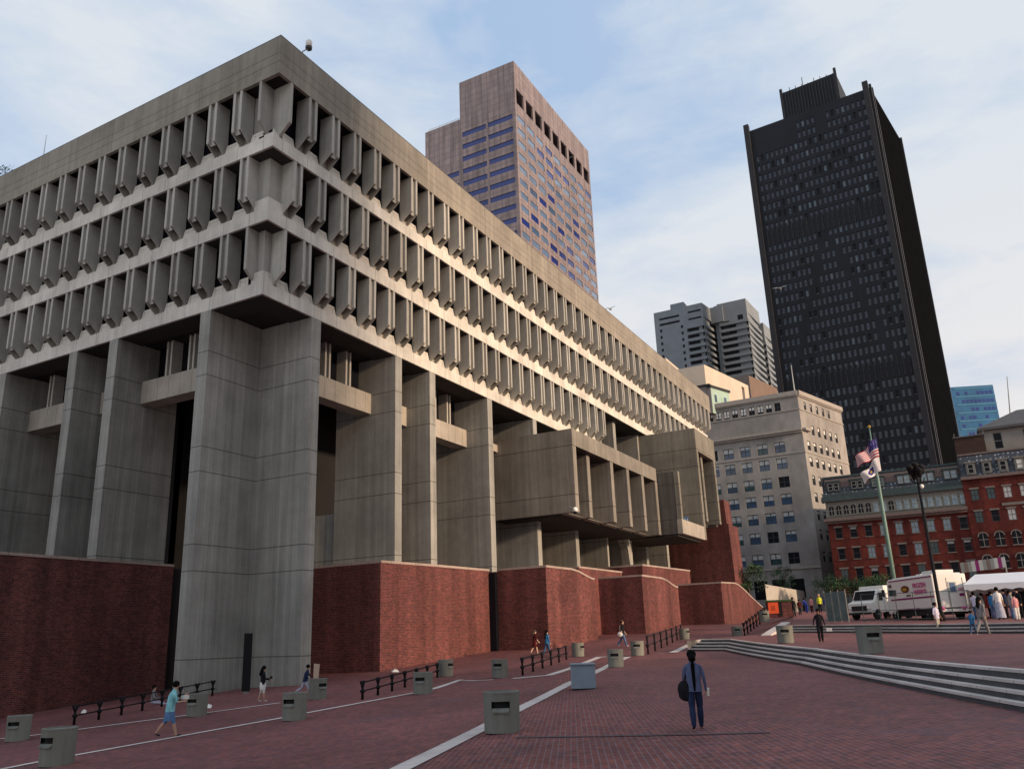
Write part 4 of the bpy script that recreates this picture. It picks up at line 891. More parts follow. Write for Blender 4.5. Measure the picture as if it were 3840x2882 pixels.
# ------------------------------------------------------------------ grey box, black pylon, roof odds and ends
mat('blue_grey_paint', (.20, .26, .32), .6, .1, 2)
p = hit(*c5(1675, 1068)); e = empty('utility_box', (p.x + .4, p.y + .1, p.z), R(26)); tag(e, 'blue grey square box standing on the wide pale strip', 'box')
mb = MB(); mb.box(-.42, .42, -.42, .42, .04, .84, 'blue_grey_paint'); mb.build('body', e, bevel=.015); mb = MB(); mb.box(-.47, .47, -.44, .44, .82, .87, 'blue_grey_paint'); mb.build('lid', e, bevel=.01)
mb = MB(); mb.box(-.40, .40, -.37, .37, 0, .04, 'void_dark'); mb.build('base', e)
p = hit(921, 2597); e = empty('sign_pylon', p, R(44)); tag(e, 'tall slim black sign pylon in front of the corner pier', 'pylon')
mb = MB(); mb.box(-.21, .21, -.21, .21, .1, 3.05, 'black_iron'); mb.build('body', e, bevel=.015); mb = MB(); mb.box(-.26, .26, -.16, .16, 0, .1, 'bin_concrete'); mb.build('base', e)
mat('lamp_white', (.75, .75, .72), .4, .05); mat('white_paint', (.72, .71, .68), .45, .06, 2); mat('white_fabric', (.70, .72, .76), .8, .06, 1)
p = atY(1130, 196, YP[0] + .2); e = empty('roof_lamp', (p.x, p.y, ZT)); tag(e, 'white capped lamp on a curved bracket above the roof corner', 'lamp'); e.scale = (.8, .8, .8)
mb = MB(); mb.tube([(0, 0, 0), (.15, 0, .5), (.45, 0, .85), (.75, 0, 1.1)], .05, 'win_frame_grey', 6); mb.build('bracket', e); mb = MB(); mb.lathe((.8, 0, 1.05), [(.12, 0), (.26, .12), (.28, .3)], 'win_frame_dark', 12); mb.build('housing', e)
mb = MB(); mb.lathe((.8, 0, 1.35), [(.25, 0), (.27, .5), (.2, .62), (.05, .66)], 'lamp_white', 12); mb.build('globe', e, smooth=True)
p = atX(147, 590, XP[0]); mb = MB(); mb.tube([(p.x + .3, p.y, ZT), (p.x + .3, p.y, ZT + 2.1)], [.03, .015], 'win_frame_grey', 5); tag(mb.build('roof_antenna'), 'thin whip antenna on the shaded roof edge', 'antenna')
def leafclump(mb, c, r, n, size, m, sq=(1, 1, .8)):
    for _ in range(n):
        v = Vector((random.gauss(0, 1), random.gauss(0, 1), random.gauss(0, 1))).normalized() * r * random.random() ** .4
        v = Vector((v.x * sq[0], v.y * sq[1], v.z * sq[2])) + Vector(c); a = Vector((random.gauss(0, 1), random.gauss(0, 1), random.gauss(0, 1))).normalized(); b = a.orthogonal().normalized(); s_ = size * random.uniform(.6, 1.3)
        mb.faces([v - a * s_, v + b * s_ * .6, v + a * s_, v - b * s_ * .6], [(0, 1, 2, 3)], m)
p = atX(20, 650, XP[0]); e = empty('roof_shrub', (p.x + 1, p.y + 1.2, ZT)); tag(e, 'small ragged shrub on the roof at the left frame edge', 'shrub')
mb = MB(); leafclump(mb, (0, 0, .9), .9, 260, .12, 'green_leaf_dark'); mb.build('crown', e); mb = MB(); mb.tube([(0, 0, 0), (0, 0, 1)], .06, 'rust_dark', 6); mb.build('trunk', e)
p = atY(1850 + 848 * .36145, 1550 + 1000 * .36145, f1 - .2); e = empty('security_camera', p); tag(e, 'white security camera under the corner of the projecting chamber', 'security camera')
mb = MB(); mb.ball((0, 0, .05), .24, 'lamp_white', 10); mb.build('housing', e, smooth=True); mb = MB(); mb.ball((-.05, -.02, -.16), .16, 'glass_dark', 8); mb.build('dome', e, smooth=True); mb = MB(); mb.tube([(0, 0, .15), (0, .5, .3)], .06, 'win_frame_grey', 6); mb.build('bracket', e)
def bird(p, s_, lab):
    mb = MB(); mb.tube([p + Vector((-.5, 0, 0)) * s_, p, p + Vector((.5, 0, .05)) * s_], [.04 * s_, .12 * s_, .05 * s_], 'win_frame_grey', 6)
    for q in (-1, 1): mb.faces([p + Vector((-.15, 0, .05)) * s_, p + Vector((.2, 0, .05)) * s_, p + Vector((.05, q * .45, .3)) * s_, p + Vector((-.2, q * .95, .15)) * s_], [(0, 1, 2, 3)], 'win_frame_grey')
    tag(mb.build('gull'), lab, 'bird')
bird(atY(2288, 1158, 31.5), .9, 'gull flying just above the concrete roof edge'); bird(ray(2926, 1081) / 815 * 120, 1.2, 'pale gull in flight against the dark tower')
mat('paper', (.7, .68, .64), .8, .05)
for i, (q, r_) in enumerate(((c3(868, 742), .16), (c3(2140, 690), .3), (c4(1885, 455), .3), (c8(1190, 1105), .25))):
    p = hit(q[0], q[1] + 4, S2 if i == 3 else 0); mb = MB(); mb.faces([(p.x - r_, p.y, p.z + .03), (p.x, p.y - r_, p.z + .02), (p.x + r_, p.y, p.z + .12), (p.x, p.y + r_, p.z + .1), (p.x, p.y, p.z + .2)], [(0, 1, 4), (1, 2, 4), (2, 3, 4), (3, 0, 4)], 'paper')
    tag(mb.build('paper_scrap'), ['tiny white paper scrap on the paving by the left railing', 'crumpled white paper right of the bin behind the turquoise shirt', 'white scrap at the foot of the first lit brick wall', 'pale scrap lying on the distant steps'][i], 'litter')

# ------------------------------------------------------------------ vehicles
mat('rubber', (.015, .015, .016), .8, .2, 5); mat('rim', (.35, .36, .38), .4, .1, 3, metal=.6); mat('magenta', (.20, .015, .12), .5, .1); mat('pink', (.55, .09, .26), .5, .1); mat('red_lens', (.45, .03, .06), .4, .1)
mat('emblem_brown', (.13, .03, .012), .5, .2); mat('emblem_gold', (.45, .27, .03), .5, .2); mat('green_paint', (.03, .25, .13), .5, .1); mat('chassis', (.02, .022, .025), .7, .2)
def wheel(par, x, y, r, w_, s_):
    mb = MB(); n = 20; prof = [(r * .55, -w_ / 2), (r * .93, -w_ / 2), (r, -w_ * .35), (r, w_ * .35), (r * .93, w_ / 2), (r * .55, w_ / 2)]
    mb.lathe((0, 0, 0), prof, 'rubber', n); mb.v = [(x + a, y + c, r + b) for a, b, c in mb.v]; o = mb.build('wheel', par)
    mb = MB(); mb.lathe((0, 0, 0), [(r * .56, w_ * .3), (r * .5, w_ * .5), (r * .2, w_ * .38), (r * .12, w_ * .52), (.01, w_ * .53)], 'rim', 14); mb.v = [(x + a, y + c * s_, r + b) for a, b, c in mb.v]; mb.build('rim', o)
def text(s_, size, m, loc, rot, par, ex=.008):
    c = bpy.data.curves.new('lettering', 'FONT'); c.body = s_; c.size = size; c.extrude = ex; c.offset = size * .02; c.materials.append(MATS[m]); o0 = bpy.data.objects.new('tmp', c); COL.objects.link(o0)
    me = bpy.data.meshes.new_from_object(o0.evaluated_get(bpy.context.evaluated_depsgraph_get())); bpy.data.objects.remove(o0); me.materials.clear(); me.materials.append(MATS[m]); o = bpy.data.objects.new('lettering', me); COL.objects.link(o)
    o.location = loc; o.rotation_euler = rot; o.parent = par; return o
tr = empty('food_truck', (60.0, 2.13, G1(60, 2.1) + S3), R(32)); tag(tr, 'white step van food truck with pink lettering and magenta stripe, its rear lit', 'truck')
Lt, Wt, Ht = 6.1, 2.25, 2.85         # x forward, y 0 = left side, -W = right side
mb = MB(); mb.prism([(0, 0, .75), (5.0, 0, .75), (5.0, 0, .45), (6.0, 0, .55), (6.15, 0, 1.35), (5.9, 0, 1.5), (5.72, 0, Ht - .15), (5.5, 0, Ht), (0, 0, Ht)][::-1], (0, -Wt, 0), 'white_paint'); mb.build('body', tr, bevel=.06)
mb = MB(); mb.box(.2, 5.2, -Wt + .2, -.2, Ht, Ht + .07, 'white_paint'); mb.box(.3, 1.9, -1.7, -.5, Ht + .07, Ht + .28, 'white_paint'); mb.box(2.6, 3.2, -1.4, -.8, Ht + .07, Ht + .18, 'white_paint'); mb.build('roof_pod', tr, bevel=.03)
mb = MB(); mb.box(0.1, 5.9, -Wt + .15, -.15, .35, .75, 'chassis'); mb.build('chassis', tr)
mb = MB(); mb.box(.0, 5.4, .0, .02, 1.42, 1.52, 'magenta'); mb.box(.02, 5.4, .0, .02, Ht - .17, Ht - .1, 'magenta'); mb.box(1.9, 4.9, .0, .02, .75, .82, 'magenta'); mb.build('stripe', tr)
for x0, x1, z0, z1 in ((5.05, 5.6, 1.75, 2.15), (4.6, 5.0, 1.72, 2.12), (5.1, 5.5, 2.3, 2.5)): mb = MB(); mb.box(x0, x1, .0, .025, z0, z1, 'glass_teal'); mb.build('window', tr)
mb = MB(); mb.box(5.78, 5.92, -Wt + .2, -.2, 1.6, 2.4, 'glass_teal'); mb.build('windscreen', tr)
mb = MB(); n = 20; mb.faces([(3.35 + .52 * math.cos(t * 2 * math.pi / n), .03, 2.1 + .23 * math.sin(t * 2 * math.pi / n)) for t in range(n)], [tuple(range(n))], 'emblem_brown'); mb.faces([(3.4 + .3 * math.cos(t * 2 * math.pi / n), .036, 2.08 + .11 * math.sin(t * 2 * math.pi / n)) for t in range(n)], [tuple(range(n))], 'emblem_gold')
mb.box(2.75, 3.3, .02, .03, 1.62, 1.72, 'glass_teal'); mb.build('emblem', tr)
text('FROZEN', .42, 'pink', (2.35, .03, 2.12), (R(90), 0, R(180)), tr); text('DESSERTS', .36, 'pink', (2.3, .03, 1.72), (R(90), 0, R(180)), tr)
mb = MB(); mb.box(-.02, .0, -1.55, -1.0, 1.65, 2.35, 'win_frame_pale'); mb.box(-.035, -.02, -1.45, -1.1, 1.72, 2.28, 'glass_steel'); mb.build('rear_window', tr)
mb = MB(); mb.box(-.02, .0, -.95, -.92, .8, 2.6, 'beige_trim'); mb.box(-.02, .0, -2.0, -1.97, .8, 2.6, 'beige_trim'); mb.build('rear_door', tr)
mb = MB(); mb.box(-.03, .0, -1.95, -1.65, 1.45, 1.62, 'magenta'); mb.build('notice', tr); text('EAT', .22, 'pink', (-.02, -1.62, 1.8), (R(90), 0, R(-90)), tr)
mb = MB(); mb.box(-.18, -.03, -Wt + .05, -.05, .5, .68, 'white_paint'); mb.build('bumper', tr)
for y in (-.35, -1.7, -2.0): mb = MB(); mb.ball((-.1, y, .68), .14, 'pink', 8); mb.build('tail_light', tr, smooth=True)
for x in (1.1, 5.2):
    for y, s_ in ((-.12, 1), (-Wt + .12, -1)): wheel(tr, x, y, .38, .24, s_)
mb = MB(); mb.tube([(5.75, .05, 1.6), (5.8, .3, 1.75), (5.8, .3, 2.2)], .03, 'chassis', 5); mb.box(5.74, 5.82, .22, .4, 1.75, 2.2, 'chassis'); mb.build('mirror', tr)
vn = empty('delivery_van', (66.6, 6.4, G1(66.6, 6.4) + S3), R(150)); tag(vn, 'smaller white box van with green lettering parked left of the food truck', 'van')
mb = MB(); mb.prism([(0, -1, .5), (0, -1, 2.35), (-3.6, -1, 2.45), (-3.6, -1, .6)], (0, 2, 0), 'white_paint'); mb.build('cargo_box', vn, bevel=.04)
mb = MB(); mb.prism([(0.02, -.95, .45), (1.55, -.95, .45), (1.6, -.95, 1.15), (1.05, -.95, 1.3), (.6, -.95, 2.05), (.02, -.95, 2.1)], (0, 1.9, 0), 'white_paint'); mb.build('cab', vn, bevel=.06)
mb = MB(); mb.prism([(1.02, -.8, 1.36), (.66, -.8, 1.98), (.70, -.8, 2.0), (1.08, -.8, 1.38)], (0, 1.6, 0), 'glass_dark'); mb.build('windscreen', vn); mb = MB(); mb.box(.15, .6, .95, .965, 1.3, 1.85, 'glass_dark'); mb.build('window', vn)
mb = MB(); mb.box(1.56, 1.66, -.6, .6, .62, .95, 'chassis'); mb.box(1.55, 1.72, -.9, .9, .35, .5, 'chassis'); mb.build('bumper', vn)
for y in (-.75, .75): mb = MB(); mb.box(1.6, 1.64, y - .12, y + .12, .75, .93, 'lamp_white'); mb.build('headlight', vn)
text('FRESH', .45, 'green_paint', (-.5, 1.01, 1.65), (R(90), 0, R(180)), vn); text('PRODUCE', .3, 'green_paint', (-.5, 1.01, 1.3), (R(90), 0, R(180)), vn)
for x in (-2.7, .9):
    for y, s_ in ((.86, 1), (-.86, -1)): wheel(vn, x, y, .36, .22, s_)
# long cream trailer and orange notice stall beyond the last brick wall
a = atX(2868, 2188, 128); b = atX(3014, 2214, 148); ground_z = G1(130, 20) + 1.2
e = empty('storage_trailer', (a.x, a.y, ground_z)); tag(e, 'long low cream trailer behind the orange notice, lit by the sun', 'trailer')
PTt, LTt = plane((0, 0), (b.x - a.x, b.y - a.y), (0, 60)); hz0, hz1 = a.z - ground_z, b.z - ground_z
mb = MB(); q = [PTt(0, 0, .45), PTt(LTt, 0, .45), PTt(LTt, 0, hz1), PTt(0, 0, hz0)]; n_ = Vector((2.6, .35, 0)); mb.prism(q, n_, mat('trailer_cream', (.40, .38, .34), .6, .1, 1)); mb.build('body', e, bevel=.05)
mb = MB(); pbox(mb, PTt, LTt - 1.6, LTt - .7, -.03, 0, .5, 1.9, 'glass_dark'); pbox(mb, PTt, 1.0, 2.0, -.03, 0, .5, 1.5, 'glass_dark'); mb.build('door', e)
mb = MB(); pbox(mb, PTt, 1.5, LTt * .5, -.06, -.0, .9, 1.7, 'win_frame_pale'); mb.build('side_panel', e)
for u in (3, LTt - 4): mb = MB(); pbox(mb, PTt, u, u + .7, .1, .4, 0, .5, 'rubber'); mb.build('wheel', e)
p = hit(*c2(860, 1010), S3); e = empty('notice_stall', p, R(10)); tag(e, 'low dark brick kiosk base carrying a square orange notice', 'kiosk')
mat('orange_sign', (.75, .10, .03), .5, .1); w1 = p.x * 90 * .26 / 815 / 3.75
mb = MB(); mb.box(0, 1.2, -w1 * 1.9, w1 * 1.8, 0, 1.35, 'hall_brick'); mb.build('body', e); mb = MB(); mb.box(-.1, 1.3, -w1 * 2.0, w1 * 1.9, 1.35, 1.5, 'green_leaf_dark'); mb.build('top', e)
mb = MB(); mb.box(-.06, 0, w1 * .0, w1 * 1.45, .35, 1.3, 'orange_sign'); mb.box(-.075, -.06, w1 * .45, w1 * 1.0, .6, 1.05, mat('orange_dark', (.45, .07, .02), .6, .2)); mb.build('notice', e)
mb = MB(); mb.box(-.05, 0, -w1 * .5, -w1 * .05, .1, 1.3, 'void_dark'); mb.build('panel', e)

# ------------------------------------------------------------------ marquee tent, screen fence, barrier, banner
gz = G1(60, -2) + S3
tl = atX(3612, 2190, 60); rl = atX(3656, 2152, 64); e = empty('marquee_tent', (60, tl.y, gz)); tag(e, 'long white marquee tent with scalloped valance at the right edge', 'tent')
ze, zr2 = tl.z - gz, rl.z - gz; W_ = 22; D_ = 8
mb = MB(); mb.faces([(0, 0, ze), (0, -W_, ze), (4, -W_ + 1, zr2), (4, rl.y - tl.y, zr2), (D_, 0, ze), (D_, -W_, ze)], [(0, 1, 2, 3), (0, 3, 4), (4, 3, 2, 5)], 'white_fabric')
mb.build('canopy', e)
mb = MB(); n = 60
for side in (0, D_):
    pts = []
    for i in range(n + 1): pts.append((side, -W_ * i / n, ze - .32 - .09 * abs(math.sin(i * math.pi / 2)))); 
    vs = [(side - .01, -W_ * i / n, ze) for i in range(n + 1)] + [(side - .01, y, z) for _, y, z in pts]; mb.faces(vs, [(i, i + 1, n + 2 + i, n + 1 + i) for i in range(n)], 'white_fabric')
mb.build('valance', e)
for i in range(6):
    for x in (0.05, D_ - .05): mb = MB(); mb.tube([(x, -.05 - i * 4.3, 0), (x, -.05 - i * 4.3, ze)], .045, 'win_frame_pale', 6); mb.build('post', e)
mb = MB(); mb.box(D_ - .1, D_, -W_, -3, 0, 1.8, mat('tent_back', (.05, .055, .06), .8, .3, 1)); mb.build('side_panel', e)
bl = atX(3606, 2146, 72); br_ = atX(3775, 2124, 72); e = empty('banner', (72, bl.y, bl.z)); tag(e, 'long grey banner with small coloured panels above the marquee tent', 'banner')
mb = MB(); h_ = .75; L2 = (br_ - bl); nn = 12
for i in range(nn):
    a0, a1 = L2 * (i / nn), L2 * ((i + 1) / nn); m_ = ['win_frame_grey', 'brown_stone', 'win_frame_grey', 'blind', 'magenta', 'blind'][i % 6]; d_ = .0
    mb.prism([(a0.x, a0.y, a0.z), (a1.x, a1.y, a1.z), (a1.x, a1.y, a1.z + h_), (a0.x, a0.y, a0.z + h_)], (.08, 0, 0), m_)
mb.build('panel', e)
for q in (.02, .98): mb = MB(); t_ = L2 * q; mb.tube([(t_.x + .15, t_.y, gz - bl.z), (t_.x + .15, t_.y, t_.z + h_)], .06, 'win_frame_grey', 6); mb.build('post', e)
fa = hit(3105, 2334, S3); fb = hit(3185, 2334, S3); e = empty('screen_fence', fa); tag(e, 'grey green mesh screened fence panels left of the white van', 'fence')
mat('screen_mesh', (.10, .14, .145), .9, .3, 1.5)
d = fb - fa; d.z = 0; d = d.normalized(); Lf = (fb - fa).length
for i in range(3):
    a0 = d * (Lf / 3 * i + .05); a1 = d * (Lf / 3 * (i + 1) - .05); mb = MB(); mb.prism([(a0.x, a0.y, .1), (a1.x, a1.y, .1), (a1.x, a1.y, 2.0), (a0.x, a0.y, 2.0)], (.03, 0, 0), 'screen_mesh'); mb.build('screen_panel', e)
for i in range(4): q = d * (Lf / 3 * i); mb = MB(); mb.tube([(q.x, q.y, 0), (q.x, q.y, 2.1)], .03, 'win_frame_grey', 6); mb.build('post', e)
# thin temporary barrier in front of the vehicles
fa = hit(3250, 2331, S3); fb = hit(3620, 2312, S3); fa.x -= 1.2; fb.x = 57.5; fb.y = .2; fb.z = G1(57.5, .2) + S3; e = empty('wire_fence', fa); tag(e, 'thin green wire fence running in front of the food truck', 'fence')
d = fb - fa; nn = 6
for i in range(nn + 1): q = d * (i / nn); mb = MB(); mb.tube([(q.x, q.y, q.z), (q.x, q.y, q.z + 1.75)], .025, 'verdigris', 6); mb.build('post', e)
for z in (.15, .7, 1.72): mb = MB(); mb.tube([(0, 0, z), (d.x, d.y, d.z + z)], .018, 'verdigris', 5); mb.build('rail', e)

# ------------------------------------------------------------------ lamp post and flagpole
p = hit(3534, 2326, S3); t_ = atX(3438, 1768, p.x); e = empty('street_lamp', p); tag(e, 'tall black lamp post with clustered lanterns in front of the food truck', 'street lamp')
Hh = t_.z - p.z; mb = MB(); mb.tube([(0, 0, 0), (0, 0, .5), (0, 0, .6), (0, 0, Hh * .9)], [.2, .17, .11, .08], 'black_iron', 12); mb.build('pole', e, smooth=True)
mb = MB(); mb.tube([(0, 0, Hh * .9), (0, 0, Hh + .2)], .07, 'black_iron', 8)
for k_ in range(4):
    a_ = k_ * math.pi / 2 + .5; mb.tube([(0, 0, Hh * .91), (.35 * math.cos(a_), .35 * math.sin(a_), Hh * .93), (.42 * math.cos(a_), .42 * math.sin(a_), Hh * .955)], .035, 'black_iron', 6)
mb.build('arm', e)
for k_ in range(5):
    a_ = k_ * math.pi / 2 + .5; r_ = .36 if k_ < 4 else 0; z_ = Hh * (.955 if k_ < 4 else 1.0); z_ += .25 * (k_ % 2)
    mb = MB(); mb.lathe((r_ * math.cos(a_), r_ * math.sin(a_), z_), [(.06, 0), (.13, .06), (.19, .4), (.24, .46), (.05, .66)], 'black_iron', 12); mb.build('lantern', e, smooth=True)
mb = MB(); mb.ball((.1, -.15, Hh * .9), .14, 'lamp_white', 8); mb.build('floodlight', e, smooth=True)
XF = 78.0
p = hit(3352, 2290, S3); base = atX(3352, 2170, XF); topf = atX(3283, 1600, XF); gf = G1(XF, base.y) + S3
mat('pole_green', (.13, .22, .19), .5, .15, 2); mat('flag_red', (.42, .035, .05), .8, .1); mat('flag_white', (.66, .64, .66), .8, .05); mat('flag_blue', (.02, .025, .17), .8, .1)
e = empty('flagpole', (XF, base.y - (base.z - gf) * .0, gf)); tag(e, 'tall pale green flagpole rising behind the food truck', 'flagpole')
Hf = topf.z - gf; mb = MB(); zz_ = [0, Hf * .4, Hf * .72, Hf * .74, Hf]; mb.tube([(0, 0, z) for z in zz_], [.2, .17, .14, .1, .05], 'pole_green', 14); mb.build('pole', e, smooth=True); mb = MB(); mb.ball((0, 0, Hf + .12), .13, 'emblem_gold', 8); mb.build('finial', e, smooth=True)
f3 = lambda x, y: (3180 + x * .18069, 1600 + y * .18069)
def flag(name, hoist_t, hoist_b, fly_t, fly_b, nu, nv, pattern, lab):
    A_, B_, C_, D2 = [atX(*f3(*q), XF - dx) for q, dx in ((hoist_t, .1), (hoist_b, .1), (fly_t, .5), (fly_b, .9))]
    mb = MB(); vs = []
    for j in range(nv + 1):
        for i in range(nu + 1):
            u, v = i / nu, j / nv; q = (A_ * (1 - v) + B_ * v) * (1 - u) + (C_ * (1 - v) + D2 * v) * u
            q = q + Vector((-.28 * math.sin(u * 9 + v * 2.0) * min(1, u * 3), .05 * math.sin(u * 7), .16 * math.sin(u * 8 + v) * u + (.12 * math.sin(math.pi * u)))); vs.append(q)
    for j in range(nv):
        for i in range(nu): b0 = j * (nu + 1) + i; mb.faces([vs[b0], vs[b0 + 1], vs[b0 + nu + 2], vs[b0 + nu + 1]], [(0, 1, 2, 3)], pattern((i + .5) / nu, (j + .5) / nv))
    o = mb.build(name, smooth=True); sol = o.modifiers.new('thickness', 'SOLIDIFY'); sol.thickness = .01; tag(o, lab, 'flag')
flag('national_flag', (590, 225), (650, 610), (165, 640), (205, 850), 39, 39, lambda u, v: 'flag_blue' if (u < .42 and v < .54 and not ((int(u * 39) % 4 == 1) and (int(v * 39) % 4 == 1))) else ('flag_red' if int(v * 13) % 2 == 0 else 'flag_white'), 'striped red and white flag with blue star canton hanging from the pole')
def sealpat(u, v):
    x, y = (u - .52) / .17, (v - .5) / .3
    if x * x + y * y < .16: return 'emblem_gold'
    if x * x + y * y < 1: return 'flag_blue'
    return 'flag_white'
flag('state_flag', (640, 600), (690, 900), (265, 1010), (350, 1180), 30, 20, sealpat, 'white flag with blue oval seal hanging below the striped flag')

# ------------------------------------------------------------------ trees and shrubs beyond the plaza
mat('leaf_a', (.03, .065, .025), .8, .4, 2); mat('leaf_b', (.05, .10, .04), .8, .3, 2); mat('leaf_c', (.014, .034, .016), .7, .3, 2); mat('bark', (.07, .055, .045), .9, .2, 4)
def tree(px, py, X, w_, h_, n, lab, sq=.8, name='plaza_tree', leafy=('leaf_a', 'leaf_b', 'leaf_c'), cat='tree'):
    g = atX(px, py, X); e = empty(name, (X, g.y, g.z)); tag(e, lab, cat)
    mb = MB(); mb.tube([(0, 0, 0), (.05, .03, h_ * .3), (0, .1, h_ * .55), (.1, .1, h_ * .8)], [.16, .12, .08, .03], 'bark', 8)
    for k_ in range(6): a_ = k_ * 1.05; z_ = h_ * (.3 + .07 * k_); mb.tube([(0, 0, z_), (w_ * .28 * math.cos(a_), w_ * .28 * math.sin(a_), z_ + h_ * .22)], [.06, .02], 'bark', 6)
    mb.build('trunk', e, smooth=True)
    mb = MB()
    for k_ in range(26):
        a_ = random.uniform(0, 6.3); r_ = w_ * .42 * random.random() ** .6; z_ = h_ * random.uniform(.32, .92); r_ *= 1.1 - .6 * abs(z_ / h_ - .55)
        leafclump(mb, (r_ * math.cos(a_), r_ * math.sin(a_), z_), w_ * random.uniform(.11, .2), n // 26, .13, random.choice(leafy), (1, 1, sq))
    mb.build('crown', e)
tree(2815, 2262, 112, 5.6, 5.6, 2600, 'leafy young tree beside the end of the brick tower')
tree(2950, 2262, 150, 4.2, 6.5, 1500, 'slender pale tree in front of the beige stone building')
tree(3125, 2240, 136, 6.0, 3.4, 1600, 'dark rounded tree in the gap left of the brick row', name='plaza_tree')
tree(3215, 2240, 138, 6.5, 3.0, 1600, 'low dark bush behind the mesh screened fence', name='shrub', cat='shrub')
tree(3290, 2225, 139, 7, 2.8, 1500, 'low green bush behind the smaller white van', name='shrub', cat='shrub')

# ------------------------------------------------------------------ people
SK = {'a': (.42, .25, .18), 'b': (.22, .11, .07), 'c': (.50, .33, .25)}
for k_, v_ in SK.items(): mat('skin_' + k_, v_, .6, .06, 8)
mat('hair_black', (.004, .0035, .0035), .8, .3, 9, spec=.08); mat('hair_brown', (.05, .03, .02), .5, .2, 9); mat('shoe_dark', (.02, .02, .022), .6, .1); mat('shoe_white', (.6, .6, .6), .6, .05)
def cloth(name, c): return mat('cloth_' + name, c, .95, .34, 14, (1, 1, .5), bump=.6, spec=.1)
for nm, c in (('turquoise', (.22, .50, .55)), ('print', (.10, .20, .38)), ('white', (.68, .67, .66)), ('black', (.014, .014, .018)), ('navy', (.02, .03, .07)), ('denim', (.05, .09, .18)), ('denim_shirt', (.085, .105, .19)), ('jeans', (.09, .14, .26)), ('pale_jeans', (.36, .38, .48)),
              ('maroon', (.07, .012, .014)), ('blue', (.04, .16, .34)), ('khaki', (.38, .35, .29)), ('grey', (.20, .20, .21)), ('yellow', (.62, .68, .06)), ('pink', (.60, .28, .30)), ('red', (.35, .04, .04)), ('royal', (.03, .05, .30)), ('lilac', (.55, .53, .66))): cloth(nm, c)
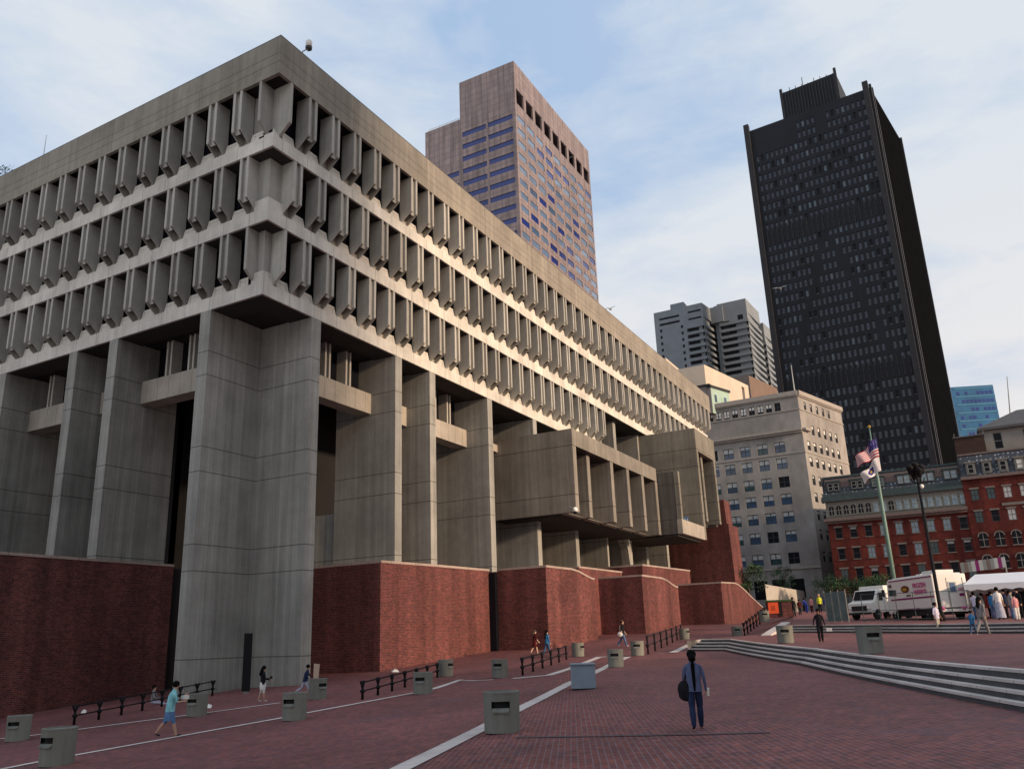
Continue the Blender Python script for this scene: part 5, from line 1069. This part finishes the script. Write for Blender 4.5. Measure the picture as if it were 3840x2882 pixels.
def person(loc, H, face, top, bottom, shoes='shoe_dark', skin='skin_a', hair='hair_black', long_hair=0, sleeves=2, legs=2, stride=.0, arms=((0, 10), (0, 10)), lean=0, label='', group=None, head_tilt=0, knees=(0, 0), shirt=None, skirt=None, sit=False, build=1.0):
    """body = one skinned surface over a jointed skeleton, coloured by region. sleeves 0 none 1 short 2 long; legs 0 bare 1 to the knee 2 long"""
    e = empty('person', loc, face - math.pi / 2); tag(e, label, 'person', group)
    V = []; Rr = []; E = []; T = []
    def add(p, r, par=None, t='torso'):
        V.append(Vector(p) * H); Rr.append(r * H); i = len(V) - 1
        if par is not None: E.append((par, i)); T.append(t)
        return i
    ln = math.sin(R(lean)); hip = .52 if not sit else .12
    pel = add((0, 0, hip), .078 * build); sp = add((0, .1 * ln, hip + .10), .07 * build, pel); ch = add((0, .22 * ln, hip + .21), .082 * build, sp); nb = add((0, .30 * ln, hip + .29), .05, ch)
    ht = math.sin(R(head_tilt)); nk = add((0, .32 * ln + .01, hip + .335), .031, nb, 'neck'); hc = add((0, .33 * ln + .02 + .03 * ht, hip + .385), .05, nk, 'head'); hm_ = add((0, .33 * ln + .018 + .05 * ht, hip + .42), .054, hc, 'head'); hp = add((0, .33 * ln + .005 + .06 * ht, hip + .455), .036, hm_, 'head')
    add((0, .33 * ln + .078 + .05 * ht, hip + .398), .009, hc, 'head')                       # nose
    for s_ in (-1, 1): add((.056 * s_, .33 * ln + .01 + .03 * ht, hip + .405), .010, hm_, 'head')    # ears
    for si, s_ in enumerate((-1, 1)):
        # legs
        sw = R((28 if si else -28) * stride); kb = R(knees[si] + (34 * stride if not si else 4 * stride)); hx = .05 * s_
        h_ = add((hx, 0, hip - .02), .058 * build, pel, 'thigh')
        if sit: sw = R(82); kb = R(10 + knees[si])
        kx, ky, kz = hx * 1.05, .235 * math.sin(sw), hip - .02 - .235 * math.cos(sw); mid = add(((hx + kx) / 2, ky / 2, (hip - .02 + kz) / 2), .054 * build, h_, 'thigh'); lw_ = 1.3 if legs == 2 else 1.0; kn = add((kx, ky, kz), .037 * (1.12 if legs == 2 else 1), mid, 'thigh')
        a2 = sw - kb; cx_, cy_, cz_ = kx, ky + .10 * math.sin(a2), kz - .10 * math.cos(a2); cf = add((cx_, cy_ - .006, cz_), .036 * lw_, kn, 'shin')
        ax, ay, az_ = kx, ky + .225 * math.sin(a2), kz - .225 * math.cos(a2); an = add((ax, ay, az_), .022 * lw_ * (1.15 if legs == 2 else 1), cf, 'shin')
        fa_ = a2 * .6 if not sit else R(80); hl_ = add((ax, ay - .012, az_ - .022), .02, an, 'foot'); add((ax + .012 * s_, ay + .085 * math.cos(fa_), az_ - .024 + .085 * math.sin(fa_)), .018, hl_, 'foot')
        # arms
        f_, b_ = arms[si][0], arms[si][1]; f_ = R(f_ + (-22 if si else 22) * stride); out_ = R(arms[si][2] if len(arms[si]) > 2 else 8); inn = R(arms[si][3] if len(arms[si]) > 3 else 0)
        sx_, sy_, sz_ = .098 * s_ * build, .28 * ln, hip + .262; sh = add((sx_, sy_, sz_), .034, nb, 'upper')
        dx_ = math.sin(out_) * s_; ex_, ey_, ez_ = sx_ + .165 * dx_, sy_ + .165 * math.sin(f_), sz_ - .165 * math.cos(f_) * math.cos(out_); el_ = add((ex_, ey_, ez_), .024, sh, 'upper')
        g_ = f_ + R(b_); wx_, wy_, wz_ = ex_ + .14 * (dx_ * .5 - math.sin(inn) * s_), ey_ + .14 * math.sin(g_) * math.cos(inn), ez_ - .14 * math.cos(g_); wr = add((wx_, wy_, wz_), .016, el_, 'fore')
        D = Vector((wx_ - ex_, wy_ - ey_, wz_ - ez_)).normalized(); pa = Vector((wx_, wy_, wz_)) + D * .03; pm = add(pa, .017, wr, 'hand'); Sd = D.cross(Vector((s_, 0, 0))); Sd = Sd.normalized() if Sd.length > .1 else Vector((0, 1, 0)); nrm = Sd.cross(D).normalized()
        for fi_ in range(4):
            b1_ = pa + D * .012 + Sd * (.011 * (fi_ - 1.5)); l_ = (.020, .024, .025, .019)[fi_]; q1 = add(b1_, .0058, pm, 'hand'); q2 = add(b1_ + D * l_ + nrm * (-.006 * s_), .0052, q1, 'hand'); add(b1_ + D * (l_ * 1.5) + nrm * (-.018 * s_), .0045, q2, 'hand')
        q1 = add(pa - D * .012 + Sd * .02, .0062, pm, 'hand'); add(pa + D * .008 + Sd * .034 + nrm * (-.008 * s_), .005, q1, 'hand')
    me = bpy.data.meshes.new('skeleton'); me.from_pydata(V, E, []); me.update(); o = bpy.data.objects.new('tmp', me); COL.objects.link(o)
    bm = bmesh.new(); bm.from_mesh(me); lay = bm.verts.layers.skin.verify()
    for i, v in enumerate(bm.verts): v[lay].radius = (Rr[i], Rr[i] * (.82 if i in (sp, ch) else 1)); v[lay].use_root = (i == pel)
    bm.to_mesh(me); bm.free()
    sk = o.modifiers.new('s', 'SKIN'); sk.use_smooth_shade = True; sk.branch_smoothing = .4; ss = o.modifiers.new('u', 'SUBSURF'); ss.levels = 1; ss.render_levels = 1
    dg = bpy.context.evaluated_depsgraph_get(); nm = bpy.data.meshes.new_from_object(o.evaluated_get(dg)); bpy.data.objects.remove(o)
    nm.name = 'body'; nm.materials.clear(); ms = {}
    def mid_(n_):
        if n_ not in ms: ms[n_] = len(ms); nm.materials.append(MATS[n_])
        return ms[n_]
    mid_(skin); segs = [(V[a_], V[b_], t_2, (Rr[a_] + Rr[b_]) / 2) for (a_, b_), t_2 in zip(E, T)]
    for pl in nm.polygons:
        c_ = pl.center; best = None
        for A_, B_, t_2, r_ in segs:
            ab = B_ - A_; t = max(0, min(1, (c_ - A_).dot(ab) / max(ab.length_squared, 1e-9))); d_ = (c_ - A_ - ab * t).length - r_
            if best is None or d_ < best[0]: best = (d_, t_2, t)
        t_2, t = best[1], best[2]; n_ = skin
        if t_2 == 'torso': n_ = top if c_.z > (hip - .0) * H else bottom
        elif t_2 == 'upper': n_ = top if sleeves else skin
        elif t_2 == 'fore': n_ = top if sleeves == 2 else skin
        elif t_2 == 'thigh': n_ = bottom if legs else skin
        elif t_2 == 'shin': n_ = bottom if legs == 2 else skin
        elif t_2 == 'foot': n_ = shoes
        pl.material_index = mid_(n_)
    nm.polygons.foreach_set('use_smooth', [True] * len(nm.polygons)); ob = bpy.data.objects.new('body', nm); COL.objects.link(ob); ob.parent = e
    # hair
    mb = MB(); hy = .33 * ln + .008 + .05 * ht; hz = hip + .428
    mb.ball((0, (hy - .012) * H, (hz + .002) * H), .064 * H, hair, 10, (1, 1.05, 1.0))
    if long_hair: mb.tube([(0, (hy - .04) * H, (hz - .01) * H), (0, (hy - .065) * H, (hz - .07) * H), (0, (hy - .075) * H, (hz - .12) * H), (0, (.1 * ln - .085) * H, (hz - .12 - long_hair * .6) * H), (.0, (-.08) * H, (hz - .12 - long_hair) * H)], [.05 * H, .05 * H, (.05 if long_hair < .2 else .026) * H, (.04 if long_hair < .2 else .021) * H, .012 * H], hair, 10)
    ho = mb.build('hair', e, smooth=True); ho.data.transform(Matrix.Identity(4))
    if not sit:
        mb = MB(); bh = hip - (.045 if shirt is None else shirt); w0 = .092 * build
        def ring(z, a_, b_, y0): return [(a_ * math.cos(t * math.pi / 8) * H, (y0 + b_ * math.sin(t * math.pi / 8)) * H, z * H) for t in range(16)]
        rg = [ring(bh, w0 * 1.08, w0 * .86, 0), ring(hip + .04, w0 * .98, w0 * .80, .03 * ln), ring(hip + .13, w0 * .98, w0 * .8, .13 * ln), ring(hip + .225, w0 * 1.06, w0 * .78, .22 * ln), ring(hip + .285, w0 * .8, w0 * .55, .28 * ln)]
        mb.faces([p_ for r_ in rg for p_ in r_], [(j * 16 + i, j * 16 + (i + 1) % 16, (j + 1) * 16 + (i + 1) % 16, (j + 1) * 16 + i) for j in range(4) for i in range(16)], top); mb.build('shirt', e, smooth=True)
    if skirt:
        mb = MB(); m_, zb_, wd = skirt; rg = [ring(hip + .03, .088, .075, 0), ring(hip - .06, .10, .09, 0), ring(zb_, wd, wd * .85, 0)]
        mb.faces([p_ for r_ in rg for p_ in r_], [(j * 16 + i, j * 16 + (i + 1) % 16, (j + 1) * 16 + (i + 1) % 16, (j + 1) * 16 + i) for j in range(2) for i in range(16)], m_); mb.build('skirt' if wd > .1 else 'shorts', e, smooth=True)
    return e
def put(x, yf, yh, off=0.0):
    """feet and head rows in the photo (2212-px frame) -> place on the paving and body height"""
    p = hit(x * k22, yf * k22, off); h = (yf - yh) * 1024 / 2212 / FPX * p.dot(CW) * 1.0
    return Vector((p.x, p.y, p.z)), max(.7, h * 1.02)
def va(p): return math.atan2(p.y, p.x)                            # azimuth of the sight line
def held(name, mb, lab, cat): return tag(mb.build(name), lab, cat)

# woman in denim shirt, seen from behind
p, H = put(1508, 1574, 1414); a_ = va(p)
w_ = person(p, H, a_ + .05, 'cloth_denim_shirt', 'cloth_navy', 'shoe_dark', 'skin_a', 'hair_black', .34, 2, 2, .40, ((2, 12, 9), (6, 22, 12)), 0, 'woman in blue denim shirt with a very long black braid walking away', build=1.06)
ri = Vector((math.sin(a_), -math.cos(a_), 0)); fw_ = Vector((math.cos(a_), math.sin(a_), 0))
mb = MB(); c_ = p - ri * .20 * H / 1.6 + Vector((0, 0, H * .50)); mb.ball(tuple(c_), .14, 'cloth_black', 10, (.6, 1.0, 1.2)); mb.ball(tuple(c_ + Vector((.02, -.02, -.1))), .14, 'cloth_black', 10, (.7, 1.1, .8)); mb.tube([c_ + Vector((0, 0, .1)), c_ + ri * .04 + Vector((0, 0, H * .2)), p - ri * .1 + Vector((0, 0, H * .81))], .018, 'cloth_black', 6); held('shoulder_bag', mb, 'black slouchy shoulder bag on the denim shirted woman', 'bag')
mb = MB(); c_ = p + ri * .235 + fw_ * .1 + Vector((0, 0, H * .415)); mb.lathe(tuple(c_), [(.03, 0), (.042, .13), (.044, .135), (.03, .14)], 'paper', 12); held('paper_cup', mb, 'white paper cup in the denim shirted woman hand', 'cup')
# man in turquoise shirt
p, H = put(363, 1592, 1479); a_ = va(p) - math.pi / 2
person(p, H, a_ + .15, 'cloth_turquoise', 'cloth_print', 'shoe_dark', 'skin_a', 'hair_black', 0, 1, 1, .62, ((28, 80, 8, 20), (30, 78, 8, 20)), 8, 'man in turquoise shirt and blue print shorts looking down at his hands', head_tilt=40, skirt=('cloth_print', .3, .098), shirt=.06, build=1.12)
mb = MB(); c_ = p + Vector((math.cos(a_ + .15), math.sin(a_ + .15), 0)) * .40 + Vector((0, 0, H * .70)); mb.box(c_.x - .09, c_.x + .09, c_.y - .07, c_.y + .07, c_.z - .05, c_.z + .06, 'paper'); held('white_packet', mb, 'white packet held by the turquoise shirted man', 'packet')
# girl with phone
p, H = put(566, 1514, 1442); a_ = va(p) - math.pi / 2
person(p, H, a_ + .2, 'cloth_black', 'cloth_white', 'shoe_white', 'skin_a', 'hair_black', .12, 2, 1, .25, ((20, 65, 8, 10), (25, 60, 8, 10)), 0, 'girl in black hoodie and white shorts holding a phone by the pylon', head_tilt=20, skirt=('cloth_white', .33, .095))
mb = MB(); c_ = p + Vector((math.cos(a_ + .2), math.sin(a_ + .2), 0)) * .36 + Vector((0, 0, H * .64)); mb.box(c_.x - .04, c_.x + .04, c_.y - .03, c_.y + .03, c_.z - .02, c_.z + .1, 'glass_dark'); held('phone', mb, 'dark phone held by the girl in white shorts', 'phone')
# person carrying a board
p, H = put(658, 1505, 1439); a_ = va(p) - math.pi / 2
person(p, H, a_, 'cloth_navy', 'cloth_pale_jeans', 'shoe_dark', 'skin_a', 'hair_black', 0, 2, 2, .95, ((15, 40), (20, 45)), 12, 'person in navy jacket and pale jeans striding with a board', head_tilt=15)
mb = MB(); c_ = p + Vector((math.cos(a_), math.sin(a_), 0)) * .48; q = Vector((math.cos(a_ + .5), math.sin(a_ + .5), 0)); mb.prism([c_ - q * .14 + Vector((0, 0, H * .52)), c_ + q * .1 + Vector((0, 0, H * .42)), c_ + q * .17 + Vector((0, 0, H * 1.0)), c_ - q * .12 + Vector((0, 0, H * 1.03))], (.02, .03, 0), mat('board_tan', (.50, .38, .30), .8, .1)); held('flat_board', mb, 'tan board carried by the striding person', 'board')
# walking pair
p, H = put(1156, 1412, 1362); person(p, H, va(p) - 1.2, 'cloth_maroon', 'cloth_maroon', 'shoe_dark', 'skin_c', 'hair_brown', .1, 1, 0, .5, ((5, 10), (20, 30)), 3, 'woman in dark maroon dress walking beside the one in blue', skirt=('cloth_maroon', .3, .13))
p, H = put(1183, 1415, 1363); person(p, H, va(p) - .9, 'cloth_blue', 'cloth_denim', 'shoe_dark', 'skin_a', 'hair_black', .18, 2, 2, .5, ((5, 15), (10, 25)), 0, 'woman with long dark hair in blue shirt and dark jeans')
p, H = put(1347, 1396, 1341); person(p, H, va(p) - 1.6, 'cloth_black', 'cloth_jeans', 'shoe_white', 'skin_c', 'hair_brown', 0, 1, 2, .6, ((0, 15), (0, 15)), 0, 'woman in black top and blue jeans with a white bag')
mb = MB(); c_ = p + Vector((math.sin(va(p)), -math.cos(va(p)), 0)) * -.12 + Vector((-.2, 0, H * .47)); mb.ball(tuple(c_), .2, 'paper', 8, (.5, 1, .9)); mb.tube([c_ + Vector((0, 0, .1)), c_ + Vector((.1, 0, H * .33))], .015, 'paper', 5); held('white_bag', mb, 'white tote bag on the woman in black top and jeans', 'bag')
# terrace people
p, H = put(1775, 1386, 1317, S2); person(p, H, va(p) + math.pi + .1, 'cloth_black', 'cloth_black', 'shoe_dark', 'skin_b', 'hair_black', 0, 2, 2, .4, ((-5, 10, 14), (10, 25, 22)), 2, 'man in black suit walking towards the viewer on the upper terrace', head_tilt=15)
mb = MB(); c_ = p + Vector((-.2, -.42, H * .33)); mb.box(c_.x - .03, c_.x + .03, c_.y - .14, c_.y + .1, c_.z - .02, c_.z + .14, 'paper'); held('newspaper', mb, 'folded white paper in the hand of the man in black', 'paper')
p, H = put(2029, 1366, 1303, S2); person(p, H, va(p) - 2.2, 'cloth_lilac', 'cloth_khaki', 'shoe_dark', 'skin_b', 'hair_black', 0, 1, 2, .2, ((0, 20), (0, 20)), 0, 'man in white shirt and khaki trousers beside the lamp post')
p, H = put(2127, 1371, 1292, S2); person(p, H, va(p) - .5, 'cloth_grey', 'cloth_grey', 'shoe_dark', 'skin_a', 'hair_black', .14, 2, 2, .7, ((0, 15), (0, 15)), 3, 'woman with long black hair in grey jacket walking with a child')
p, H = put(2105, 1371, 1320, S2); person(p, H, va(p) - .3, 'cloth_blue', 'cloth_denim', 'shoe_white', 'skin_b', 'hair_black', 0, 1, 2, .6, ((20, 30), (0, 15)), 0, 'dark haired child in blue shirt and jeans beside the grey jacketed woman')
# people on the upper level
def up(x, yf, yh, face, top, bottom, lab, **k):
    p, H = put(x, yf, yh, S3); return person(p, min(H, 1.95), va(p) + face, top, bottom, label=lab, **k)
GP = 'people gathered around the white marquee tent'
up(2112, 1337, 1280, .3, 'cloth_lilac', 'cloth_denim', 'person in lilac white shirt nearest the food truck bumper', sleeves=1, group=GP, skin='skin_b')
up(2128, 1335, 1282, 1.2, 'cloth_grey', 'cloth_black', 'person in grey top and black trousers right of the lilac shirt', group=GP)
up(2143, 1334, 1284, 2.5, 'cloth_red', 'cloth_black', 'person in dark red top under the tent edge', group=GP, skin='skin_b')
up(2150, 1336, 1278, -.5, 'cloth_blue', 'cloth_jeans', 'person in bright blue shirt and jeans queuing at the tent', group=GP)
up(2164, 1337, 1270, .2, 'cloth_white', 'cloth_jeans', 'person in cream shirt and long grey blue skirt by the tent', sleeves=1, skirt=('cloth_pale_jeans', .06, .15), group=GP)
up(2178, 1334, 1274, 1.6, 'cloth_navy', 'cloth_black', 'dark dressed person right of the cream shirt', group=GP)
up(2190, 1336, 1276, -1.2, 'cloth_grey', 'cloth_jeans', 'person in grey jacket and blue jeans under the canopy', group=GP)
up(2200, 1338, 1283, .6, 'cloth_pink', 'cloth_white', 'person in pink and white clothes at the right edge', sleeves=1, group=GP)
up(2208, 1334, 1272, 2.2, 'cloth_black', 'cloth_black', 'person all in black at the very right edge', group=GP)
up(1716, 1331, 1291, .0, 'cloth_black', 'cloth_black', 'distant person in black in front of the orange notice stall')
p, H = put(1729, 1327, 1295, S3); person(p, H, va(p), 'cloth_maroon', 'cloth_black', label='distant person in dark maroon top right of the orange notice')
up(1773, 1322, 1284, 3.0, 'cloth_yellow', 'cloth_black', 'worker in bright yellow vest with a pale cap', hair='skin_c')
up(1755, 1322, 1290, 2.6, 'cloth_pink', 'cloth_maroon', 'person in pink shirt left of the yellow vest', sleeves=1)
up(1744, 1322, 1292, .8, 'cloth_royal', 'cloth_royal', 'person in royal blue bending beside the pink shirt', lean=38)
up(1785, 1320, 1290, -.4, 'cloth_royal', 'cloth_grey', 'person in blue just right of the yellow vest')
p = hit(*c3(1575, 668)); person(p, 1.6, va(p) - 1.9, 'cloth_grey', 'cloth_pale_jeans', 'shoe_white', 'skin_a', 'hair_black', 0, 2, 2, 0, ((30, 30), (30, 30)), 5, 'person sitting on the paving in the shade behind the left railing', sit=True)
